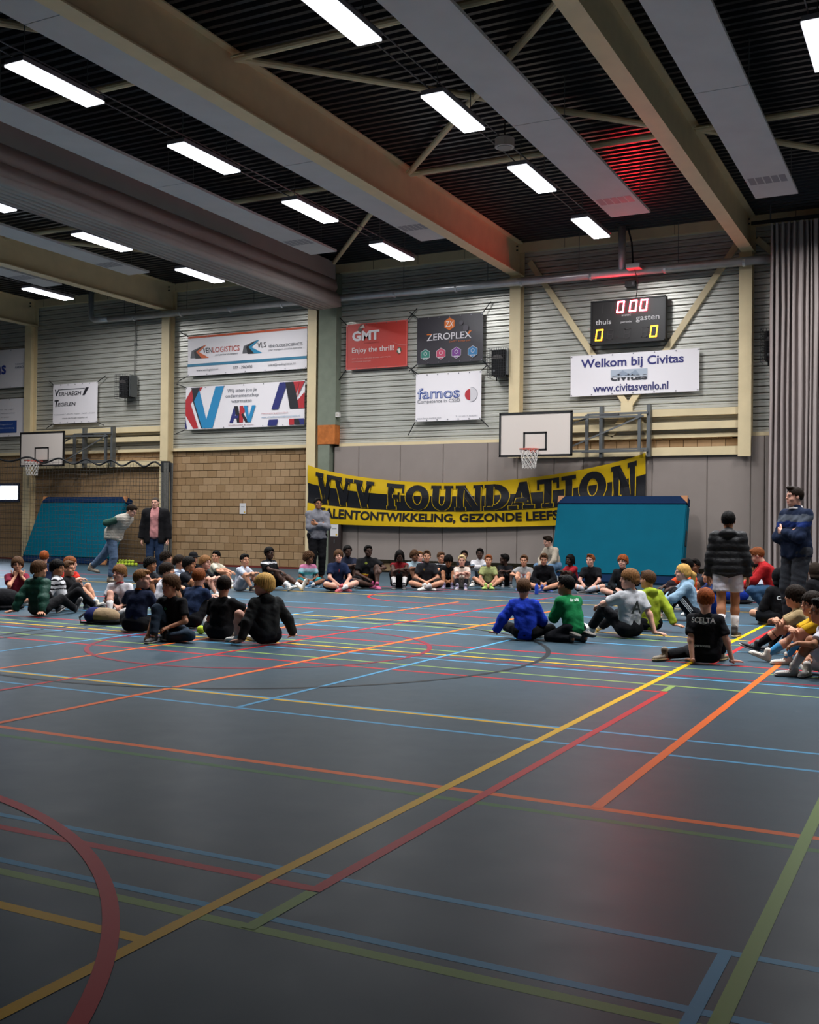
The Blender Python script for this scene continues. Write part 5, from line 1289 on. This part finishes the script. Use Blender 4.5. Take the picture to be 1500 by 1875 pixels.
person(-9.79, 18.70, 0, 1.45, 'child with dreadlocks in a red tank top and white socks', legs=('knees', 'knees'), arms=('fold', 'fold2'), lean=20, head=5, pitch=10, skin='dark', hair=('dreads', 'black'), top=('tank', '7a1c22'), bottom=('shorts', '121214'), socks=('d2cecb', .5), shoes=K_SHOE)
person(-10.18, 20.07, 20, 1.31, 'curly brown haired child in a pale teal shirt', lean=12, head=30, skin='brown', hair=('curly', 'brown'), top=('tee', '7f9098', [(.26, .33, 'b06a7c')]))
person(-10.36, 20.72, 10, 1.22, 'fair haired child mostly hidden in the far row', lean=10, skin='fair', hair=('short', 'tan'), top=('tee', '8a6a78'))
person(-9.12, 18.57, 0, 1.44, 'child in a charcoal shirt with a small crest, legs crossed', legs=('cross', 'cross2'), arms=('lap', 'lap'), lean=12, head=2, skin='light', hair=('quiff', 'brown'), top=('tee', '232326'), bottom=('shorts', '2a2422'), socks=('aaa6a4', .4), shoes=W_SHOE, extra=back_print('o', .035, .04, .2, 'a8862c', 1, .108, x=-.05))
person(-9.56, 20.06, 25, 1.27, 'brown haired child in a dark shirt with a white stripe', lean=12, head=30, skin='light', hair=('short', 'brown'), top=('tee', '1a1b1f', [(.44, .46, 'b9b9bd')]))
person(-9.08, 19.49, 0, 1.22, 'child with dark curls and bowed head in black', legs=('knees', 'knees'), arms=('lap', 'lap'), lean=20, pitch=25, skin='tan', hair=('curly', 'black'), top=('tee', '141417'), shoes=('6a6078', 'b9b4c4', '8a80a0'))
person(-9.66, 21.57, 0, 1.28, 'dark haired child hidden behind the palest child', skin='brown', hair=('short', 'black'), top=('tee', '1e1e22'), lean=10)
person(-8.70, 19.33, -2, 1.22, 'very fair child in a white shirt with arms folded on the knees', legs=('knees', 'knees'), arms=('fold', 'fold2'), lean=18, skin='fair', hair=('short', 'pale'), top=('tee', 'c4b6aa'), bottom=('shorts', 'a89c90'), collar='2c2a2c', socks=('1c1c20', .55), shoes=('8a8494', 'c0b8ae', '6a6280'))
person(-8.86, 20.62, -8, 1.48, 'dark skinned child in a white top and grey jeans', arms=('fold', 'fold'), lean=12, head=-2, skin='dark', hair=('short', 'black'), top=('long', 'b9b6b8', [(.25, .30, '9a7c1c')]), bottom=('jeans', '56626c'), shoes=W_SHOE)
person(-8.27, 19.66, 0, 1.23, 'child in an olive football shirt with lime green shoes', legs=('diamond', 'diamond'), arms=('feet', 'feet'), lean=14, skin='light', hair=('short', 'auburn'), top=('tee', '8f9462'), bottom=('shorts', '24241c'), shoes=('93a850', 'a4b86a', '9aae60'))
person(-8.29, 20.58, 8, 1.22, 'dark skinned child in a black t-shirt with face turned left', arms=('fold', 'fold'), lean=14, head=-70, skin='dark', hair=('short', 'black'), top=('tee', '151518'), shoes=('24262c', '9a9a9c', '9a9a9c'))
person(-7.55, 19.79, -6, 1.24, 'child in a light grey shirt with red chest lettering', arms=('knee', 'lap'), legs=('knees', 'knees'), lean=10, skin='light', hair=('short', 'brown'), top=('tee', '8b8b8b'), bottom=('shorts', '7c7c80'), shoes=('27407a', '9aa4b8', '9aa4b8'), extra=back_print('LIFE', .11, .05, -.35, 'b04048', 1, .118))
person(-7.05, 19.53, 0, 1.40, 'child in a black sweater looking down with crossed legs', legs=('cross', 'cross2'), arms=('lap', 'lap'), lean=14, pitch=14, skin='light', hair=('quiff', 'brown'), top=('long', '131316'), bottom=('shorts', '111114'), shoes=('243c84', '8a94b0', '8a94b0'))
person(-7.04, 21.33, -45, 1.22, 'dark skinned child with dreadlocks in a red football shirt', arms=('fold', 'fold'), lean=16, head=-40, skin='dark', hair=('dreads', 'black'), top=('tee', '8e2028'), bottom=('shorts', '15151a'))
person(-6.11, 19.64, -15, 1.39, 'auburn haired child in a black t-shirt with grey knee socks', legs=('cross', 'cross2'), arms=('feet', 'feet'), lean=16, head=-25, skin='fair', hair=('quiff', 'auburn'), top=('tee', '17171a'), bottom=('shorts', '121215'), socks=('a5a7ae', .8), shoes=K_SHOE)
person(-5.16, 18.52, -25, 1.44, 'ginger curly haired child in black at the end of the row', legs=('cross', 'cross2'), arms=('lap', 'chin'), lean=12, head=-20, skin='fair', hair=('curly', 'red'), top=('long', '16171a'), bottom=('shorts', '131316'), shoes=K_SHOE, off={'handL': (.12, .26, .34)})
# --- right cluster
person(-4.20, 11.07, 172, 1.22, 'child in a bright blue track jacket propped on the left hand', legs=('cross', 'cross2'), arms=('lap', 'side'), lean=10, side=-6, head=178, skin='light', hair=('short', 'brown'), top=('jacket', '1c35a0'), bottom=('pants', '141416'), shoes=K_SHOE, off={'handL': (.46, .02, .045)})
person(-3.69, 11.21, -140, 1.22, 'child in a green track jacket kneeling with a hand at the mouth', legs=('kneel', 'kneel'), arms=('lap', 'chin'), lean=22, pz=.19, head=-112, skin='tan', hair=('short', 'black'), top=('jacket', '156a3c'), bottom=('pants', '15161a'), shoes=('2a2826', '4c463f', '2a2826'), off={'handR': (.04, .24, .50)}, extra=back_print('de wild', .15, .05, .45, 'eef2ee', -1, .130))
person(-3.29, 12.01, -140, 1.47, 'child in a pale grey t-shirt leaning back on one hand', legs=('long', 'bent'), arms=('back', 'knee'), lean=-4, head=-82, skin='fair', hair=('mop', 'tan'), top=('tee', 'adaeb2'), bottom=('pants', '16171a'), off={'handR': (.20, -.24, .045)}, extra=back_print('A', .15, .15, -.4, '1c2420', -1, .122))
person(-3.28, 12.91, -150, 1.35, 'child in a lime green hoodie behind the grey t-shirt', legs=('knees', 'knees'), arms=('back', 'knee'), lean=4, head=-120, skin='light', hair=('short', 'brown'), top=('hoodie', '8a9a2c'), hood=True, bottom=('pants', '17181b'), shoes=K_SHOE)
person(-3.14, 14.67, -82, 1.47, 'blond girl in a pale blue hoodie and striped track trousers', legs=('knees', 'knees'), arms=('shin', 'shin'), lean=18, head=-84, skin='fair', hair=('long', 'blond'), top=('hoodie', '7d97ab'), hood=True, bottom=('pants', '15161a', 1), shoes=('b4a894', 'c4bba8', 'c8c0b0'))
person(-3.58, 16.47, -62, 1.50, 'dark skinned child in a bright orange shirt behind the girl', legs=('knees', 'wide'), arms=('knee', 'knee'), lean=4, head=-60, skin='dark', hair=('short', 'black'), top=('tee', 'd8502a'), bottom=('pants', '231a1e'), shoes=('20243a', '8a8a90', '8a8a90'))
person(-3.67, 17.46, -30, 1.42, 'brown skinned child peeking out behind the orange shirt', lean=8, skin='brown', hair=('short', 'black'), top=('tee', '2a2a30'))
person(-3.02, 15.69, -60, 1.27, 'bare armed child in navy half hidden behind the ginger child', legs=('knees', 'knees'), arms=('fold', 'fold'), lean=16, head=-100, skin='light', hair=('short', 'dark'), top=('tee', '1e2a4c'), bottom=('shorts', '1c3a8c'))
person(-2.33, 12.78, 176, 1.49, 'standing child in a black puffer jacket and white shorts', legs=('stand', 'walk'), arms=('hang', 'hang'), lean=2, head=178, skin='tan', hair=('short', 'black'), top=('puffer', '131315'), bottom=('shorts', 'b4b0b8'), quilt=.085, hood=True, socks=('cfcac8', .48), shoes=('2c2622', 'a89a80', '2c2622'), group='children standing')
person(-2.96, 19.16, -55, 1.30, 'short haired child in a white striped football shirt', arms=('lap', 'lap'), lean=14, head=-62, pitch=8, skin='tan', hair=('short', 'black'), top=('tee', 'c2c2cc', [(.47, .48, '24304c'), (.495, .505, '24304c')]), shoes=W_SHOE, socks=('cfcac8', .5))
person(-1.96, 14.63, -150, 1.38, 'child in a black hooded coat with white back lettering', legs=('cross', 'cross2'), arms=('lap', 'lap'), lean=14, head=-140, skin='light', hair=('hood', '0f0f11'), top=('jacket', '151517'), shoes=K_SHOE, extra=back_print('CASTLE', .26, .055, -.4, 'e0e0e0', -1, .138))
person(-2.05, 10.11, 168, 1.27, 'ginger child in a black t-shirt with white back lettering', legs=('knees', 'splay'), arms=('side', 'side'), lean=6, head=-170, skin='fair', hair=('short', 'red'), top=('tee', '141417'), bottom=('pants', '131316'), shoes=('6a5a44', 'a08a5c', '6a5a44'), off={'handR': (.30, .02, .045), 'handL': (.10, -.14, .045), 'footL': (.46, .04, .06)}, extra=many(back_print('SCELTA', .26, .06, .5, 'f2f2f2', -1, .118), back_print('o', .09, .03, .25, 'e2e2e2', -1, .118, name='emblem'), back_print('personna', .17, .032, -2.0, 'b0b0b0', -1, .125, x=.0)))
person(-1.29, 11.48, -88, 1.27, 'dark haired child in a beige football shirt with arms on the knees', legs=('knees', 'bent'), arms=('fold', 'fold2'), lean=20, head=-118, skin='light', hair=('mop', 'dark'), top=('tee', 'a08a66'), bottom=('shorts', '1c2240'), socks=('141416', .75), shoes=('19191c', 'a8a8aa', '3a3a3e'), off={'footL': (.12, .60, .078)})
person(-1.06, 10.64, -80, 1.22, 'child in a yellow shirt with light blue socks at the right edge', legs=('bent', 'knees'), arms=('fold', 'fold'), lean=16, head=-58, skin='light', hair=('mop', 'dark'), top=('tee', 'c49a20'), bottom=('shorts', '16171a'), socks=('3f86b4', .72), shoes=('cfc6b8', 'c0b6a4', 'cfc6b8'), off={'footR': (.12, .62, .078)})
person(-0.90, 9.82, -82, 1.22, 'tanned child in a white shirt and white shorts at the right edge', legs=('cross', 'knees'), arms=('lap', 'knee'), lean=14, head=-70, skin='tan', hair=('short', 'black'), top=('tee', 'c6c3ca'), bottom=('shorts', 'bebac2'), socks=('c9c4c0', .5), shoes=('c2bab2', 'b2a89e', 'c2bab2'))
person(-1.75, 16.91, -120, 1.40, 'person in a dark coat with a fur hood at the right edge', arms=('lap', 'lap'), lean=10, head=-140, skin='light', hair=('hood', '2a221c'), top=('jacket', '17171a'), bottom=('pants', '17181b'))
# --- grown-ups
person(-12.45, 19.85, 12, 1.89, 'man in a grey zip top standing with folded arms', legs=('stand', 'stand'), arms=('crossed', 'crossed'), lean=1, head=20, skin='tan', hair=('short', 'black'), top=('long', '6c6c72'), bottom=('pants', '121214'), shoes=K_SHOE, group=STAFF, adult=True, extra=glasses, off={'handL': (-.04, .150, 1.0), 'handR': (-.04, .125, .965)})
person(-15.56, 18.14, -12, 1.86, 'man in a pink hoodie under a black coat', legs=('stand', 'stand'), arms=('hang', 'hang'), lean=1, head=-20, skin='fair', hair=('buzz', 'grey'), top=('hoodie', 'b67d7c'), bottom=('jeans', '26344c'), hood=True, group=STAFF, adult=True, shoes=K_SHOE, extra=lambda root, K: open_coat(root, K))
person(-15.52, 16.80, 60, 1.80, 'man in a striped vest bending over with one leg raised', legs=('stand', 'walk'), arms=('behind', 'behind'), lean=42, head=70, pitch=30, skin='fair', hair=('short', 'dark'), top=('vest', '9a948a'), collar='2f4a40', bottom=('jeans', '4a5a70'), group=STAFF, adult=True, shoes=('8a7c6c', '3a2f28', '8a7c6c'), quilt=.05, extra=glasses, off={'footL': (.10, -.52, .20), 'handR': (.02, -.02, .98), 'handL': (.02, -.04, .96)})
person(-8.00, 22.91, -48, 1.55, 'man in a cream sweater crouching behind the far row', legs=('squat', 'squat'), arms=('down', 'down'), lean=24, pz=.36, head=-60, pitch=15, skin='fair', hair=('quiff', 'dark'), top=('long', 'a59a8a'), bottom=('jeans', '5a7590'), group=STAFF, adult=True, off={'handR': (.12, .34, .36), 'handL': (.10, .34, .34)})
person(-2.39, 16.82, -85, 1.50, 'man with glasses in a red track top crouching on the right', legs=('squat', 'squat'), arms=('down', 'down'), lean=26, pz=.34, head=-92, pitch=22, skin='fair', hair=('short', 'auburn'), top=('jacket', '9c1f22'), bottom=('jeans', '34506e'), group=STAFF, adult=True, shoes=W_SHOE, extra=glasses, off={'handR': (.06, .42, .40), 'handL': (.06, .44, .38)})
person(-1.73, 14.10, -48, 1.86, 'tall man in a navy striped jumper standing with folded arms', legs=('stand', 'stand'), arms=('crossed', 'crossed'), lean=1, head=-62, skin='fair', hair=('quiff', 'dark'), top=('long', '161f33', [(1.30, 1.365, '16285c'), (1.365, 1.45, '474d57')]), collar='b8b4b4', bottom=('pants', '2b2d32'), shoes=K_SHOE, group=STAFF, adult=True, off={'handL': (-.04, .150, 1.0), 'handR': (-.04, .125, .965)})
# --- small things between the children
def bag(x, y, rz, c1, c2, label, L=.42, W=.26, Hh=.20):
    root = empty('backpack', (x, y, 0), rz); b_ = Blob(.04); b_.ell((0, 0, Hh * .5), (L * .5, W * .5, Hh * .5)).ell((L * .18, 0, Hh * .45), (L * .33, W * .45, Hh * .45)); b_.cut = [((0, 0, .003), (0, 0, -1))]
    V, Q = b_.mesh(.012); link('pouch', mesh_from('pouch', V, Q, [cloth(c1)]), root)
    b_ = Blob(.03); b_.ell((-L * .28, 0, Hh * .5), (L * .28, W * .52, Hh * .54)); b_.cut = [((0, 0, .003), (0, 0, -1))]; V, Q = b_.mesh(.012); link('lid', mesh_from('lid', V, Q, [cloth(c2)]), root)
    b_ = Blob(.03); b_.ell((.03, 0, .035), (L * .56, W * .56, .05)); b_.cut = [((0, 0, .003), (0, 0, -1))]; V, Q = b_.mesh(.012); link('base', mesh_from('base', V, Q, [cloth('121214')]), root)
    for sg in (-1, 1): MB().tube([(-L * .4, sg * .07, Hh * .8), (-L * .62, sg * .10, Hh * .4), (-L * .55, sg * .12, .02), (L * .1, sg * W * .5, .02)], .014, 6).build('strap', M_CORD, root, smooth=True)
    tag(root, label, 'bag', 'bags on the floor')

bag(-9.35, 9.95, .25, '8a765c', '1c2350', 'beige and navy backpack lying beside the navy football shirt')
bag(-12.0, 10.75, .9, '141416', '17171a', 'black bag on the floor at the left edge', .5, .3, .3)
bag(-3.4, 18.45, .2, '1c3590', '16297a', 'bright blue sports bag behind the standing child', .75, .35, .34)
def bottle(x, y, c, label):
    prof = [(.0, .035), (.02, .036), (.15, .036), (.18, .022), (.2, .018)]; root = empty('drinking_bottle', (x, y, 0))
    MB().tube([(0, 0, z + .001) for z, r in prof], [r for z, r in prof], 14).build('body', mat('bottle_' + c, c, .35), root, smooth=True); MB().tube([(0, 0, .2), (0, 0, .235)], .016, 12).build('cap', M_BLACK, root)
    tag(root, label, 'bottle', 'drinking bottles')
bottle(-10.55, 11.35, 'b02a38', 'red drinking bottle beside the bare knee on the left')
bottle(-6.85, 18.6, '1f3fa0', 'blue drinking bottle in front of the black sweater')
o = tag(link('tennis_ball', bpy.data.meshes['tennis_ball'], None, (-7.60, 9.66, .05)), 'single lime ball on the floor behind the black t-shirt', 'ball')
k = 0
for i in range(6):
    for j in range(2):
        o = link('tennis_ball', bpy.data.meshes['tennis_ball'], None, (-21.12 + i * .115 + j * .05, 23.0 + j * .105, .05)); tag(o, 'lime tennis ball in the pile beside the left crash mat', 'ball', 'tennis balls by the left crash mat')
for i in range(5):
    o = link('tennis_ball', bpy.data.meshes['tennis_ball'], None, (-21.04 + i * .115, 23.05, .135)); tag(o, 'lime tennis ball in the pile beside the left crash mat', 'ball', 'tennis balls by the left crash mat')
